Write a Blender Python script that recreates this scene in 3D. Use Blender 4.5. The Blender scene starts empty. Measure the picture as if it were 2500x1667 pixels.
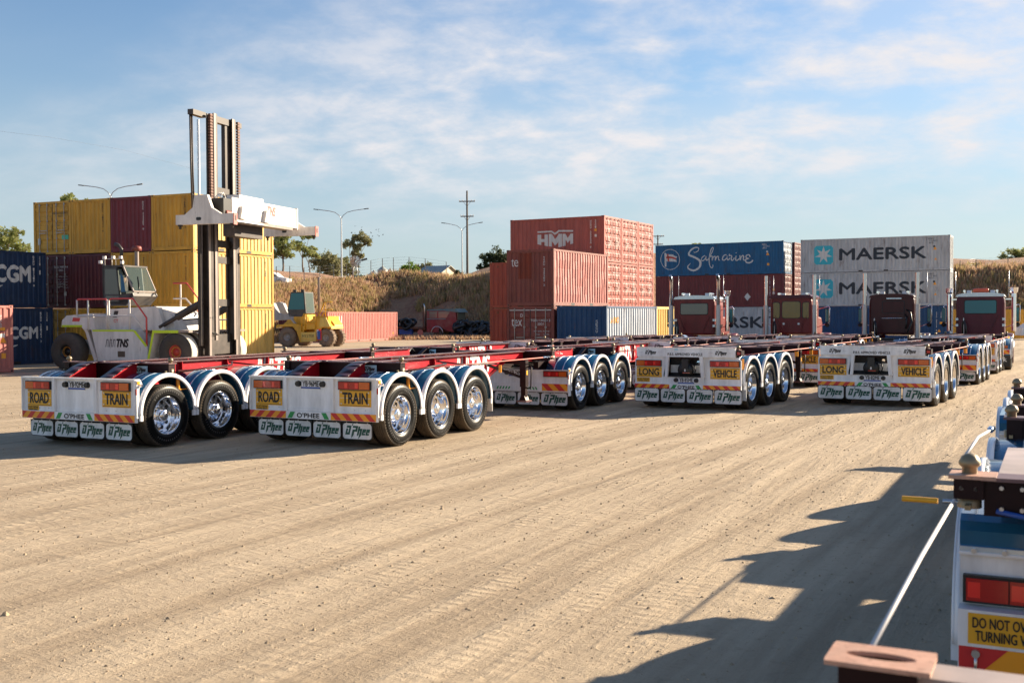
import bpy, bmesh, math, random
from mathutils import Vector, Matrix, noise
C = bpy.context.scene.collection
S = bpy.context.scene
R = random.Random(7)
PI = math.pi
# ---------------------------------------------------------------- camera, sky, sun, exposure
FPX, PITCH, ROLL, CAMH = 2660.7, -0.0233, -0.0043, 2.043      # focal length in pixels of the 2500 px wide photograph
cam = bpy.data.cameras.new('camera'); camo = bpy.data.objects.new('camera', cam); C.objects.link(camo)
cam.sensor_width = 36; cam.lens = 36*FPX/2500; cam.clip_end = 4000; cam.clip_start = .05
camo.matrix_world = Matrix.Translation((0, 0, CAMH)) @ Matrix.Rotation(PI/2+PITCH, 4, 'X') @ Matrix.Rotation(ROLL, 4, 'Z')
cam.dof.use_dof = True; cam.dof.focus_distance = 20; cam.dof.aperture_fstop = 5.0
S.camera = camo
SUN_AZ, SUN_EL = math.radians(61), math.radians(20.4)        # azimuth clockwise from +Y
sund = Vector((math.sin(SUN_AZ)*math.cos(SUN_EL), math.cos(SUN_AZ)*math.cos(SUN_EL), math.sin(SUN_EL)))
sl = bpy.data.lights.new('sun', 'SUN'); slo = bpy.data.objects.new('sun', sl); C.objects.link(slo)
sl.energy = 5.0; sl.angle = math.radians(.53); sl.color = (1, .84, .63)
slo.rotation_euler = (-sund).to_track_quat('-Z', 'Y').to_euler()
S.view_settings.view_transform = 'Standard'; S.view_settings.look = 'None'
S.view_settings.gamma = 1; S.view_settings.exposure = 1.46
W = bpy.data.worlds.new('World'); S.world = W; W.use_nodes = True
nt = W.node_tree; N = nt.nodes; L = nt.links
bg = N['Background']
def nd(tree, typ, **kw):
    n = tree.nodes.new(typ)
    for k, v in kw.items():
        if k.startswith('i_'):
            key = k[2:]; n.inputs[int(key) if key.isdigit() else key.replace('_', ' ')].default_value = v
        else: setattr(n, k, v)
    return n
def mth(tree, op, a, b=None, clamp=False):
    n = tree.nodes.new('ShaderNodeMath'); n.operation = op; n.use_clamp = clamp
    for i, x in enumerate((a, b)):
        if x is None: continue
        if isinstance(x, (int, float)): n.inputs[i].default_value = x
        else: tree.links.new(x, n.inputs[i])
    return n.outputs[0]
def ramp(tree, fac, stops):
    n = tree.nodes.new('ShaderNodeValToRGB'); tree.links.new(fac, n.inputs[0])
    while len(n.color_ramp.elements) < len(stops): n.color_ramp.elements.new(.5)
    for e, (p, c) in zip(n.color_ramp.elements, stops):
        e.position = p; e.color = (c, c, c, 1) if isinstance(c, (int, float)) else (*c, 1)
    return n.outputs[0]
def mixc(tree, fac, a, b, mode='MIX'):
    n = tree.nodes.new('ShaderNodeMix'); n.data_type = 'RGBA'; n.blend_type = mode
    for i, x in ((0, fac), (6, a), (7, b)):
        if isinstance(x, (int, float)): n.inputs[i].default_value = x
        elif isinstance(x, tuple): n.inputs[i].default_value = (*x, 1)
        else: tree.links.new(x, n.inputs[i])
    return n.outputs[2]
sky = nd(nt, 'ShaderNodeTexSky', sky_type='NISHITA', sun_disc=False, sun_elevation=SUN_EL, sun_rotation=SUN_AZ,
         altitude=300, air_density=1.15, dust_density=.35, ozone_density=1.7)
tc = N.new('ShaderNodeTexCoord')
sep = N.new('ShaderNodeSeparateXYZ'); L.new(tc.outputs['Generated'], sep.inputs[0])
den = mth(nt, 'ADD', mth(nt, 'MAXIMUM', sep.outputs[2], 0.0), .30)
cmb = N.new('ShaderNodeCombineXYZ')
L.new(mth(nt, 'DIVIDE', sep.outputs[0], den), cmb.inputs[0]); L.new(mth(nt, 'DIVIDE', sep.outputs[1], den), cmb.inputs[1])
mp = nd(nt, 'ShaderNodeMapping'); mp.inputs['Rotation'].default_value = (0, 0, .35); mp.inputs['Scale'].default_value = (1.3, 1.5, 1)
mp.inputs['Location'].default_value = (3.1, 1.7, 0)
L.new(cmb.outputs[0], mp.inputs[0])
n1 = nd(nt, 'ShaderNodeTexNoise', i_Scale=1.25, i_Detail=4.0, i_Roughness=.55, i_Distortion=.1); L.new(mp.outputs[0], n1.inputs['Vector'])
n2 = nd(nt, 'ShaderNodeTexNoise', i_Scale=5.0, i_Detail=10.0, i_Roughness=.62, i_Distortion=.15); L.new(mp.outputs[0], n2.inputs['Vector'])
big = ramp(nt, n1.outputs[0], [(.33, 0), (.54, 1)])
fine = ramp(nt, n2.outputs[0], [(.38, 0), (.68, 1)])
el = ramp(nt, sep.outputs[2], [(.055, 0.0), (.095, .35), (.14, 1), (.24, 1), (.34, .7)])
azm = ramp(nt, mth(nt, 'ADD', mth(nt, 'SUBTRACT', sep.outputs[0], mth(nt, 'MULTIPLY', sep.outputs[2], 1.6)), 1.0), [(.30, .03), (.47, .6), (.64, 1.0)])
clo = mth(nt, 'ADD', mth(nt, 'MULTIPLY', big, .62), mth(nt, 'MULTIPLY', fine, .50), True)
clo = mth(nt, 'MULTIPLY', mth(nt, 'MULTIPLY', clo, el), azm)
clo = mth(nt, 'MULTIPLY', clo, mth(nt, 'ADD', mth(nt, 'MULTIPLY', fine, .55), .45), True)
tint = mixc(nt, 1.0, sky.outputs[0], (.82, .94, 1.10), 'MULTIPLY')
hazef = ramp(nt, sep.outputs[2], [(.0, .72), (.10, .58), (.20, .15), (.27, .0)])
tint = mixc(nt, hazef, tint, (3.7, 4.45, 5.0))
L.new(mixc(nt, clo, tint, (6.4, 6.2, 6.3)), bg.inputs[0])
bg.inputs[1].default_value = .05
# ---------------------------------------------------------------- picture ray helper: a pixel of the photograph and a distance -> a point of the place
CM = camo.matrix_world.to_3x3()
def at(px, py, D):
    d = CM @ Vector(((px-1250)/FPX, -(py-833.5)/FPX, -1))
    return Vector((0, 0, CAMH)) + d*(D/d.y)
def gz(x, y): return -.0028*max(0, min(45, y-22))             # the yard falls slightly away from the camera
# ---------------------------------------------------------------- materials
M = {}
def newmat(name):
    m = bpy.data.materials.new(name); m.use_nodes = True; M[name] = m
    return m, m.node_tree, m.node_tree.nodes['Principled BSDF']
def plain(name, col, rough=.5, metal=0, coat=0, emit=None, spec=.5):
    m, t, p = newmat(name)
    p.inputs['Base Color'].default_value = (*col, 1); p.inputs['Roughness'].default_value = rough; p.inputs['Metallic'].default_value = metal
    p.inputs['Coat Weight'].default_value = coat; p.inputs['Coat Roughness'].default_value = .05; p.inputs['Specular IOR Level'].default_value = spec
    return m
def objvec(t, scale=(1, 1, 1)):
    tc = t.nodes.new('ShaderNodeTexCoord'); oi = t.nodes.new('ShaderNodeObjectInfo')
    m = t.nodes.new('ShaderNodeMapping'); m.inputs['Scale'].default_value = scale
    t.links.new(tc.outputs['Object'], m.inputs[0])
    a = t.nodes.new('ShaderNodeVectorMath'); a.operation = 'ADD'
    s = t.nodes.new('ShaderNodeVectorMath'); s.operation = 'SCALE'; s.inputs[0].default_value = (17, 31, 23); t.links.new(oi.outputs['Random'], s.inputs['Scale'])
    t.links.new(m.outputs[0], a.inputs[0]); t.links.new(s.outputs[0], a.inputs[1])
    return a.outputs[0]
def paint(name, col, rough=.5, wear=.25, rust=.0, dirt=(.30, .24, .17), coat=0, metal=0, scale=1.0, bump=.0, streak=True, spec=.35):
    """painted steel: patchy fading, rain streaks, dust and rust spots"""
    m, t, p = newmat(name)
    v1 = objvec(t, (1.1*scale, 1.1*scale, .22*scale if streak else 1.1*scale))
    a = nd(t, 'ShaderNodeTexNoise', i_Scale=2.6, i_Detail=8.0, i_Roughness=.65); t.links.new(v1, a.inputs['Vector'])
    b = nd(t, 'ShaderNodeTexNoise', i_Scale=1.3*scale, i_Detail=6.0, i_Roughness=.7); t.links.new(objvec(t), b.inputs['Vector'])
    lo = tuple(c*.72 for c in col); hi = tuple(min(1, c*1.14+.02*min(1, max(col)*2)*(c/max(col))) for c in col)
    c = mixc(t, ramp(t, a.outputs[0], [(.3, 0), (.7, 1)]), lo, hi)
    c = mixc(t, mth(t, 'MULTIPLY', ramp(t, b.outputs[0], [(.45, 0), (.78, 1)]), wear), c, dirt)
    if rust:
        r = nd(t, 'ShaderNodeTexNoise', i_Scale=3.4*scale, i_Detail=10.0, i_Roughness=.75); t.links.new(v1, r.inputs['Vector'])
        c = mixc(t, mth(t, 'MULTIPLY', ramp(t, r.outputs[0], [(.62-.14*rust, 0), (.72, 1)]), .85), c, (.10, .035, .015))
    t.links.new(c, p.inputs['Base Color'])
    t.links.new(mth(t, 'ADD', mth(t, 'MULTIPLY', b.outputs[0], .25), rough-.12), p.inputs['Roughness'])
    p.inputs['Coat Weight'].default_value = coat; p.inputs['Coat Roughness'].default_value = .06; p.inputs['Metallic'].default_value = metal; p.inputs['Specular IOR Level'].default_value = spec
    if bump:
        bn = nd(t, 'ShaderNodeBump', i_Strength=bump, i_Distance=.02); t.links.new(b.outputs[0], bn.inputs['Height']); t.links.new(bn.outputs[0], p.inputs['Normal'])
    return m
# ---------------------------------------------------------------- mesh builder
TXT = {}
def glyphs(s, bold=0, shear=0):
    k = (s, bold, shear)
    if k not in TXT:
        cu = bpy.data.curves.new('t', 'FONT'); cu.body = s; cu.size = 1; cu.offset = bold; cu.shear = shear; cu.resolution_u = 3
        cu.space_line = .95
        o = bpy.data.objects.new('t', cu); me = bpy.data.meshes.new_from_object(o)
        vs = [(v.co.x, v.co.y) for v in me.vertices]; fs = [tuple(p.vertices) for p in me.polygons]
        x0 = min(v[0] for v in vs); x1 = max(v[0] for v in vs); y0 = min(v[1] for v in vs); y1 = max(v[1] for v in vs)
        TXT[k] = ([((x-x0)/(x1-x0), (y-y0)/(y1-y0)) for x, y in vs], fs, (x1-x0)/(y1-y0))
        bpy.data.objects.remove(o); bpy.data.curves.remove(cu); bpy.data.meshes.remove(me)
    return TXT[k]
class MB:
    def __init__(s): s.v = []; s.f = []; s.fm = []; s.fs = []; s.mats = []; s.mi = 0; s.sm = False; s.T = None
    def m(s, name, smooth=False):
        if name not in s.mats: s.mats.append(name)
        s.mi = s.mats.index(name); s.sm = smooth; return s
    def add(s, vs, fs):
        b = len(s.v)
        if s.T is not None: vs = [s.T @ Vector(v) for v in vs]
        s.v += [tuple(v) for v in vs]
        for f in fs: s.f.append([b+i for i in f]); s.fm.append(s.mi); s.fs.append(s.sm)
    def box(s, x0, x1, y0, y1, z0, z1, rot=None):
        vs = [(x, y, z) for z in (z0, z1) for y in (y0, y1) for x in (x0, x1)]
        if rot is not None:
            c = Vector(((x0+x1)/2, (y0+y1)/2, (z0+z1)/2)); vs = [c+rot @ (Vector(v)-c) for v in vs]
        s.add(vs, [(0, 2, 3, 1), (4, 5, 7, 6), (0, 1, 5, 4), (2, 6, 7, 3), (0, 4, 6, 2), (1, 3, 7, 5)]); return s
    def bar(s, p0, p1, w, h):                                    # rectangular bar between two points
        p0 = Vector(p0); p1 = Vector(p1); d = (p1-p0).normalized()
        a = d.cross(Vector((0, 0, 1))); a = (a if a.length > 1e-3 else Vector((1, 0, 0))).normalized(); b = a.cross(d)
        vs = [p+a*i*w/2+b*j*h/2 for p in (p0, p1) for i, j in ((-1, -1), (1, -1), (1, 1), (-1, 1))]
        s.add(vs, [(3, 2, 1, 0), (4, 5, 6, 7)]+[(i, (i+1) % 4, (i+1) % 4+4, i+4) for i in range(4)]); return s
    def cyl(s, p0, p1, r, r2=None, n=12, cap=True):
        p0 = Vector(p0); p1 = Vector(p1); d = (p1-p0).normalized(); r2 = r if r2 is None else r2
        a = d.orthogonal().normalized(); b = d.cross(a)
        vs = [p+(a*math.cos(2*PI*i/n)+b*math.sin(2*PI*i/n))*q for p, q in ((p0, r), (p1, r2)) for i in range(n)]
        fs = [(i, (i+1) % n, n+(i+1) % n, n+i) for i in range(n)]
        s.add(vs, fs)
        if cap:
            sm = s.sm; s.sm = False
            s.add(vs, [tuple(range(n-1, -1, -1)), tuple(range(n, 2*n))]); s.sm = sm
        return s
    def tube(s, pts, r, n=6):
        pts = [Vector(p) for p in pts]; rings = []; a = None
        for i, p in enumerate(pts):
            d = (pts[min(i+1, len(pts)-1)]-pts[max(i-1, 0)]).normalized()
            a = d.orthogonal() if a is None else a-d*a.dot(d)
            a.normalize(); b = d.cross(a); rr = r[i] if isinstance(r, (list, tuple)) else r
            rings += [p+(a*math.cos(2*PI*k/n)+b*math.sin(2*PI*k/n))*rr for k in range(n)]
        fs = [(i*n+k, i*n+(k+1) % n, (i+1)*n+(k+1) % n, (i+1)*n+k) for i in range(len(pts)-1) for k in range(n)]
        s.add(rings, fs+[tuple(range(n-1, -1, -1)), tuple(range((len(pts)-1)*n, len(pts)*n))]); return s
    def prism(s, pts, ax, a, b):
        def mk(p, q): return {'x': (q, p[0], p[1]), 'y': (p[0], q, p[1]), 'z': (p[0], p[1], q)}[ax]
        n = len(pts)
        s.add([mk(p, q) for q in (a, b) for p in pts], [tuple(range(n)), tuple(range(2*n-1, n-1, -1))]+[(i, (i+1) % n, n+(i+1) % n, n+i) for i in range(n)]); return s
    def lathe(s, prof, c, ax='x', n=24, closed=False):           # prof: (radius, height along the axis)
        c = Vector(c); vs = []
        for r, h in prof:
            for i in range(n):
                q = (math.cos(2*PI*i/n)*r, math.sin(2*PI*i/n)*r)
                vs.append(c+Vector({'x': (h, q[0], q[1]), 'y': (q[0], h, q[1]), 'z': (q[0], q[1], h)}[ax]))
        k = len(prof)
        s.add(vs, [(j*n+i, j*n+(i+1) % n, ((j+1) % k)*n+(i+1) % n, ((j+1) % k)*n+i) for j in range(k if closed else k-1) for i in range(n)]); return s
    def flat(s, vs, fs, O, U, V, Nn, conf=None, off=.003):
        """2-D shape on a face; conf = breakpoints (u, depth) of a corrugated sheet, which the shape then follows"""
        O = Vector(O); U = Vector(U); V = Vector(V); Nn = Vector(Nn)
        if conf:
            bm = bmesh.new(); bv = [bm.verts.new((x, y, 0)) for x, y in vs]
            for f in fs:
                try: bm.faces.new([bv[i] for i in f])
                except ValueError: pass
            x0 = min(v[0] for v in vs); x1 = max(v[0] for v in vs)
            for u, d in conf:
                if x0 < u < x1: bmesh.ops.bisect_plane(bm, geom=bm.verts[:]+bm.edges[:]+bm.faces[:], plane_co=(u, 0, 0), plane_no=(1, 0, 0), dist=1e-5)
            bm.verts.index_update(); vs = [(v.co.x, v.co.y) for v in bm.verts]; fs = [[v.index for v in f.verts] for f in bm.faces]; bm.free()
        def dep(u):
            if not conf: return 0
            for (a, da), (b, db) in zip(conf, conf[1:]):
                if a <= u <= b: return da+(db-da)*(u-a)/max(b-a, 1e-6)
            return 0
        s.add([O+U*x+V*y+Nn*(dep(x)+off) for x, y in vs], fs); return s
    def text(s, st, O, U, V, Nn, u, v, h, w=None, bold=.02, shear=0, conf=None, off=.003, center=True):
        g, fs, asp = glyphs(st, 0, shear); w = w or h*asp
        x0 = u-w/2 if center else u; y0 = v-h/2; d = bold*h*1.1
        for k, (dx, dy) in enumerate(((0, 0), (1, 0), (-1, 0), (0, 1), (0, -1)) if bold > .015 else ((0, 0),)):
            s.flat([(x0+x*w+dx*d, y0+y*h+dy*d) for x, y in g], fs, O, U, V, Nn, conf, off+k*.0004)
        return s
    def shape(s, pts, O, U, V, Nn, conf=None, off=.003): return s.flat(pts, [tuple(range(len(pts)))], O, U, V, Nn, conf, off)
    def stroke(s, pts, ws, O, U, V, Nn, conf=None, off=.003, sub=5):
        P = []; n = len(pts)
        for i in range(n-1):
            p0, p1, p2, p3 = (Vector(pts[max(0, min(n-1, i+k))]) for k in (-1, 0, 1, 2))
            for j in range(sub):
                q = j/sub
                P.append((.5*(2*p1+(p2-p0)*q+(2*p0-5*p1+4*p2-p3)*q*q+(3*p1-p0-3*p2+p3)*q**3), (i+q)/(n-1)))
        P.append((Vector(pts[-1]), 1)); vs = []
        for i, (p, q) in enumerate(P):
            d = P[min(i+1, len(P)-1)][0]-P[max(i-1, 0)][0]; d = d.normalized() if d.length else Vector((1, 0)); e = Vector((-d.y, d.x))
            k = q*(len(ws)-1); a = int(min(k, len(ws)-2)); w = ws[a]+(ws[a+1]-ws[a])*(k-a)
            vs += [tuple(p+e*w/2), tuple(p-e*w/2)]
        return s.flat(vs, [(2*i, 2*i+1, 2*i+3, 2*i+2) for i in range(len(P)-1)], O, U, V, Nn, conf, off)
    def mesh(s, name, fix=True):
        me = bpy.data.meshes.new(name); me.from_pydata(s.v, [], s.f)
        for k in s.mats: me.materials.append(M[k])
        me.polygons.foreach_set('material_index', s.fm); me.polygons.foreach_set('use_smooth', s.fs)
        if fix:
            bm = bmesh.new(); bm.from_mesh(me); bmesh.ops.recalc_face_normals(bm, faces=bm.faces[:]); bm.to_mesh(me); bm.free()
        me.update(); return me
    def build(s, name, parent=None, loc=None, fix=True):
        return link(name, s.mesh(name, fix), parent, loc)
def link(name, me, parent=None, loc=None):
    o = bpy.data.objects.new(name, me); C.objects.link(o)
    if parent is not None: o.parent = parent
    if loc is not None: o.location = loc
    return o
def tag(o, label, cat, group=None):
    o['label'] = label; o['category'] = cat
    if group: o['group'] = group
    return o
def thing(name, label, cat, loc=(0, 0, 0), yaw=0, group=None):   # yaw turns clockwise seen from above
    o = bpy.data.objects.new(name, None); C.objects.link(o); o.location = loc; o.rotation_euler = (0, 0, -yaw); o.empty_display_size = .2
    return tag(o, label, cat, group)
def copytree(o, parent=None):
    c = o.copy(); C.objects.link(c)
    if parent is not None: c.parent = parent
    for ch in list(o.children): copytree(ch, c)
    return c
X, Y, Z = Vector((1, 0, 0)), Vector((0, 1, 0)), Vector((0, 0, 1))
# ---------------------------------------------------------------- shared materials
plain('chrome', (.86, .87, .9), .07, 1); plain('steel', (.55, .56, .58), .32, 1); plain('rubber', (.010, .010, .011), .4)
plain('dark', (.018, .017, .018), .55); plain('black', (.008, .008, .009), .4); plain('white_ink', (.74, .74, .74), .6)
plain('sign_yellow', (.80, .40, .02), .4); plain('ink', (.015, .013, .012), .5); plain('strip_red', (.62, .03, .03), .3); plain('strip_orange', (.90, .35, .02), .3)
plain('green', (.02, .30, .07), .4); plain('dark_green', (.018, .085, .055), .45); plain('lens_red', (.42, .012, .010), .18, coat=.3); plain('lens_red_bright', (.85, .03, .02), .2, coat=.6)
plain('lens_amber', (.62, .12, .015), .2, coat=.3); plain('amber', (.85, .33, .03), .3); plain('blue_band', (.02, .08, .35), .4); plain('glass_dark', (.02, .03, .03), .06, spec=.8)
plain('glass_teal', (.010, .13, .16), .06, spec=.5); plain('plate_blue', (.45, .68, .76), .4); plain('logo_grey', (.55, .54, .53), .5)
paint('white_paint', (.84, .84, .84), .38, .17, coat=.2, dirt=(.50, .43, .35), scale=1.6); paint('flap_white', (.76, .76, .74), .45, .32, dirt=(.46, .39, .31), scale=1.8)
paint('maroon', (.015, .003, .004), .42, .04, dirt=(.06, .03, .025), spec=.2); paint('red_paint', (.46, .006, .018), .35, .04, coat=.1, dirt=(.3, .06, .05), spec=.3)  # one crimson paint: maroon carries its shade, red_paint its sunlit red
paint('flange', (.13, .06, .065), .36, .35, dirt=(.38, .28, .24)); paint('gold', (.30, .235, .14), .40, .4, rust=.3, metal=.45)
paint('guard_blue', (.018, .12, .235), .2, .06, coat=.6, metal=.3, dirt=(.2, .2, .2)); plain('guard_trim', (.80, .80, .82), .22, coat=.4); plain('bead', (.62, .72, .8), .15, .5)
paint('tread', (.055, .043, .032), .85, .8, dirt=(.20, .15, .10), streak=False)
paint('sidewall', (.004, .004, .0045), .36, .04, dirt=(.04, .034, .028), streak=False, spec=.16)
paint('deck_plate', (.17, .16, .18), .45, .4); paint('salmon_plate', (.52, .29, .20), .5, .5, rust=.55, dirt=(.55, .42, .34), scale=4, streak=False)
paint('sunlit_plate', (.50, .40, .36), .4, .3)  # top flange tone with the sunlight put into the colour
def translucent(name, k=.35):
    t = M[name].node_tree; p = t.nodes['Principled BSDF']; o = t.nodes['Material Output']; c = p.inputs['Base Color'].links[0].from_socket
    tr = t.nodes.new('ShaderNodeBsdfTranslucent'); t.links.new(c, tr.inputs[0]); mx = t.nodes.new('ShaderNodeMixShader'); mx.inputs[0].default_value = k
    t.links.new(p.outputs[0], mx.inputs[1]); t.links.new(tr.outputs[0], mx.inputs[2]); t.links.new(mx.outputs[0], o.inputs[0])
def clear_glass(name, tint, k=.6):
    m, t, p = newmat(name); o = t.nodes['Material Output']; p.inputs['Base Color'].default_value = (*tint, 1); p.inputs['Roughness'].default_value = .04
    tr = t.nodes.new('ShaderNodeBsdfTransparent'); tr.inputs[0].default_value = (.8, .9, .86, 1); mx = t.nodes.new('ShaderNodeMixShader'); mx.inputs[0].default_value = k
    t.links.new(p.outputs[0], mx.inputs[1]); t.links.new(tr.outputs[0], mx.inputs[2]); t.links.new(mx.outputs[0], o.inputs[0])
# ---------------------------------------------------------------- shipping containers
CW = 2.438
for nm, col, rust in (('c_yellow', (.60, .31, .035), .1), ('c_yellow_sunlit', (.70, .47, .13), .1), ('c_wine', (.17, .022, .030), .15), ('c_wine_dark', (.10, .018, .022), .25),
                      ('c_blue', (.010, .060, .155), .2), ('c_navy', (.006, .030, .085), .15), ('c_blue_sunlit', (.42, .47, .54), .2), ('c_red', (.38, .095, .075), .2),
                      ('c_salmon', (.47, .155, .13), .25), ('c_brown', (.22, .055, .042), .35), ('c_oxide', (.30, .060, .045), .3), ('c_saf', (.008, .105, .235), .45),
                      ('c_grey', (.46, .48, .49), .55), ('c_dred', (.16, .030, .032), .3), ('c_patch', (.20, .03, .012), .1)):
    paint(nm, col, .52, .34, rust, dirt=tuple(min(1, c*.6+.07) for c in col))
plain('c_white', (.60, .60, .58), .55); plain('c_mark', (.62, .60, .58), .6); plain('c_mark_dark', (.08, .06, .03), .6); plain('c_teal', (.03, .42, .52), .5); plain('c_navy_ink', (.012, .022, .035), .5)
plain('c_orange', (.85, .36, .03), .5); plain('c_flag_red', (.50, .06, .04), .5); plain('gasket', (.02, .02, .02), .7); plain('c_rod', (.33, .32, .31), .4, .5); plain('c_green', (.05, .42, .25), .5)
def conf_list(l0, l1, pitch, dep):
    n = max(1, round((l1-l0)/pitch)); p = (l1-l0)/n; o = []
    for i in range(n):
        s = l0+i*p
        for f, d in ((.0, 0), (.34, 0), (.5, -dep), (.84, -dep)): o.append((s+f*p, d))
    return o+[(l1, 0)]
def corr(mb, O, U, V, Nn, conf, z0, z1, wob=0):
    vs = []; zs = [z0, z1] if not wob else [z0+(z1-z0)*i/6 for i in range(7)]
    for k, z in enumerate(zs):
        for u, d in conf:
            b = wob*(noise.noise(Vector((u*.9, z*1.1, 3.3)))+.5*noise.noise(Vector((u*2.3, z*2.6, 8)))) if wob and 0 < k < 6 else 0
            vs.append(O+U*u+V*z+Nn*(d+b))
    n = len(conf)
    mb.add(vs, [(k*n+i, k*n+i+1, (k+1)*n+i+1, (k+1)*n+i) for k in range(len(zs)-1) for i in range(n-1)])
CMESH = {}
def cparts(Lc, H, col, side2, ends, wob):
    key = (Lc, H, col, side2, ends, wob)
    if key in CMESH: return CMESH[key]
    out = []
    b = MB().m(col)
    for x in (0, CW-.13):
        for y in (0, Lc-.13): b.box(x+.004, x+.126, y+.004, y+.126, .11, H-.11)
    for x in (.006, CW-.066): b.box(x, x+.06, .13, Lc-.13, H-.10, H-.015); b.box(x, x+.06, .13, Lc-.13, .02, .18)
    for y in (.006, Lc-.066): b.box(.13, CW-.13, y, y+.06, H-.13, H-.012); b.box(.13, CW-.13, y, y+.06, .02, .18)
    b.m('black')
    for x in (-.0, CW-.07):
        for q in (-1, 1): b.box(x+.003, x+.067, Lc/2+q*1.03-.18, Lc/2+q*1.03+.18, .035, .15)
    out.append(('frame', b.mesh('frame'), []))
    sc = conf_list(.13, Lc-.13, .278, .036); ec = conf_list(.13, CW-.13, .25, .04)
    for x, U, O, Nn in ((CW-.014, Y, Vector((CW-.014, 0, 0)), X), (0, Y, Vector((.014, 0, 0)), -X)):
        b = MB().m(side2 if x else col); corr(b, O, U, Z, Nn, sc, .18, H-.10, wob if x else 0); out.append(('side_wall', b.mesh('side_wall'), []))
    b = MB().m(col); n = max(2, int(Lc/1.0)); vs = []
    for i in range(4*n+1):
        y = .13+(Lc-.26)*i/(4*n); z = H-.035-(.02 if i % 4 in (2, 3) else 0)
        vs += [(.066, y, z), (CW-.066, y, z)]
    b.add(vs, [(2*i, 2*i+1, 2*i+3, 2*i+2) for i in range(4*n)]); out.append(('roof', b.mesh('roof'), []))
    b = MB().m('dark').box(.07, CW-.07, .07, Lc-.07, .06, .17); out.append(('floor', b.mesh('floor'), []))
    for i, kind in enumerate(ends):
        T = None if i == 0 else Matrix.Translation((CW, Lc, 0)) @ Matrix.Rotation(PI, 4, 'Z')
        if kind == 'wall':
            b = MB().m(col); b.T = T; corr(b, Vector((0, .016, 0)), X, Z, -Y, ec, .18, H-.13); out.append(('end_wall', b.mesh('end_wall'), []))
        else:
            for k in (0, 1):
                x0, x1 = ((.125, 1.213), (1.225, 2.313))[k]
                b = MB().m(kind); b.T = T; b.box(x0, x1, .035, .075, .19, H-.14)
                nb = 5; hz = (H-.33)/nb
                for j in range(nb):
                    z = .19+hz*j; pts = [(.036, z+.05), (.004, z+.11), (.004, z+hz-.16), (.036, z+hz-.1)]
                    b.prism(pts, 'x', x0+.07, x1-.07)
                b.m('gasket'); b.box(x0-.006, x0+.012, .030, .034, .19, H-.14); b.box(x1-.012, x1+.006, .030, .034, .19, H-.14)
                b.m(col)
                for j in range(4):
                    z = .35+j*(H-.75)/3; xx = x0-.02 if k == 0 else x1+.02; b.box(xx-.05, xx+.05, .005, .034, z, z+.09)
                subs = []
                for q in (.27, .73):
                    x = x0+(x1-x0)*q; r = MB().m('c_rod', True); r.T = T
                    r.cyl((x, -.022, .12), (x, -.022, H-.08), .017, n=8); r.sm = False
                    for z in (.13, .75, H*.62, H-.2): r.box(x-.05, x+.05, -.016, .003, z, z+.07)
                    r.bar((x, -.04, 1.05+(.12 if q > .5 else 0)), (x+.42 if q < .5 else x-.42, -.04, 1.05+(.12 if q > .5 else 0)), .02, .035)
                    subs.append(('lock_rod', r.mesh('lock_rod')))
                out.append(('door', b.mesh('door'), subs))
    for x in (0, 1):
        for y in (0, 1):
            for z in (0, 1):
                b = MB().m(col); xx = x*(CW-.162); yy = y*(Lc-.178); zz = z*(H-.118)
                b.box(xx, xx+.162, yy, yy+.178, zz, zz+.118); b.m('black')
                b.box(xx+.05, xx+.112, yy-.002 if y == 0 else yy+.17, yy+.01 if y == 0 else yy+.18, zz+.03, zz+.09)
                b.box(xx-.002 if x == 0 else xx+.15, xx+.01 if x == 0 else xx+.164, yy+.05, yy+.128, zz+.03, zz+.09)
                out.append(('corner_casting', b.mesh('corner_casting'), []))
    CMESH[key] = out
    return out
def container(label, group, P, yaw, Lc, H, col, ends=('wall', 'wall'), side2=None, wob=0, marks=None):
    """P: world position of the local origin (x across, y along)."""
    t = thing('shipping_container', label, 'shipping container', P, yaw, group)
    for nm, me, subs in cparts(Lc, H, col, side2 or col, ends, wob):
        o = link(nm, me, t)
        for sn, sme in subs: link(sn, sme, o)
    if marks:
        sc = [(u, d-.014) for u, d in conf_list(.13, Lc-.13, .278, .036)]; ec = [(u, d-.016) for u, d in conf_list(.13, CW-.13, .25, .04)]
        F = {'side': (Vector((CW, 0, 0)), Y, Z, X, sc), 'end': (Vector((0, 0, 0)), X, Z, -Y, ec), 'door': (Vector((0, .004, 0)), X, Z, -Y, None), 'fardoor': (Vector((CW, Lc-.004, 0)), -X, Z, Y, None)}
        for fn in marks:
            b = MB(); fn(b, F); b.build('lettering', t, fix=False)
    return t
def vtext(st, face, u, ztop, h, mat='c_mark', step=1.22):        # characters one under another
    def f(b, F):
        O, U, V, Nn, cf = F[face]; b.m(mat)
        for i, ch in enumerate(st):
            if ch != ' ': b.text(ch, O, U, V, Nn, u, ztop-i*h*step, h, h*.68, .03, conf=cf)
    return f
def htext(st, face, u, z, h, w=None, mat='c_mark', bold=.02, shear=0):
    def f(b, F):
        O, U, V, Nn, cf = F[face]; b.m(mat).text(st, O, U, V, Nn, u, z, h, w, bold, shear, conf=cf)
    return f
def rect(face, u0, u1, z0, z1, mat, off=.003):
    def f(b, F):
        O, U, V, Nn, cf = F[face]; b.m(mat).shape([(u0, z0), (u1, z0), (u1, z1), (u0, z1)], O, U, V, Nn, cf, off)
    return f
def polym(face, polys, mat, off=.003, flipu=None):
    def f(b, F):
        O, U, V, Nn, cf = F[face]; b.m(mat)
        for p in polys: b.shape(p, O, U, V, Nn, cf, off)
    return f
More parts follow.
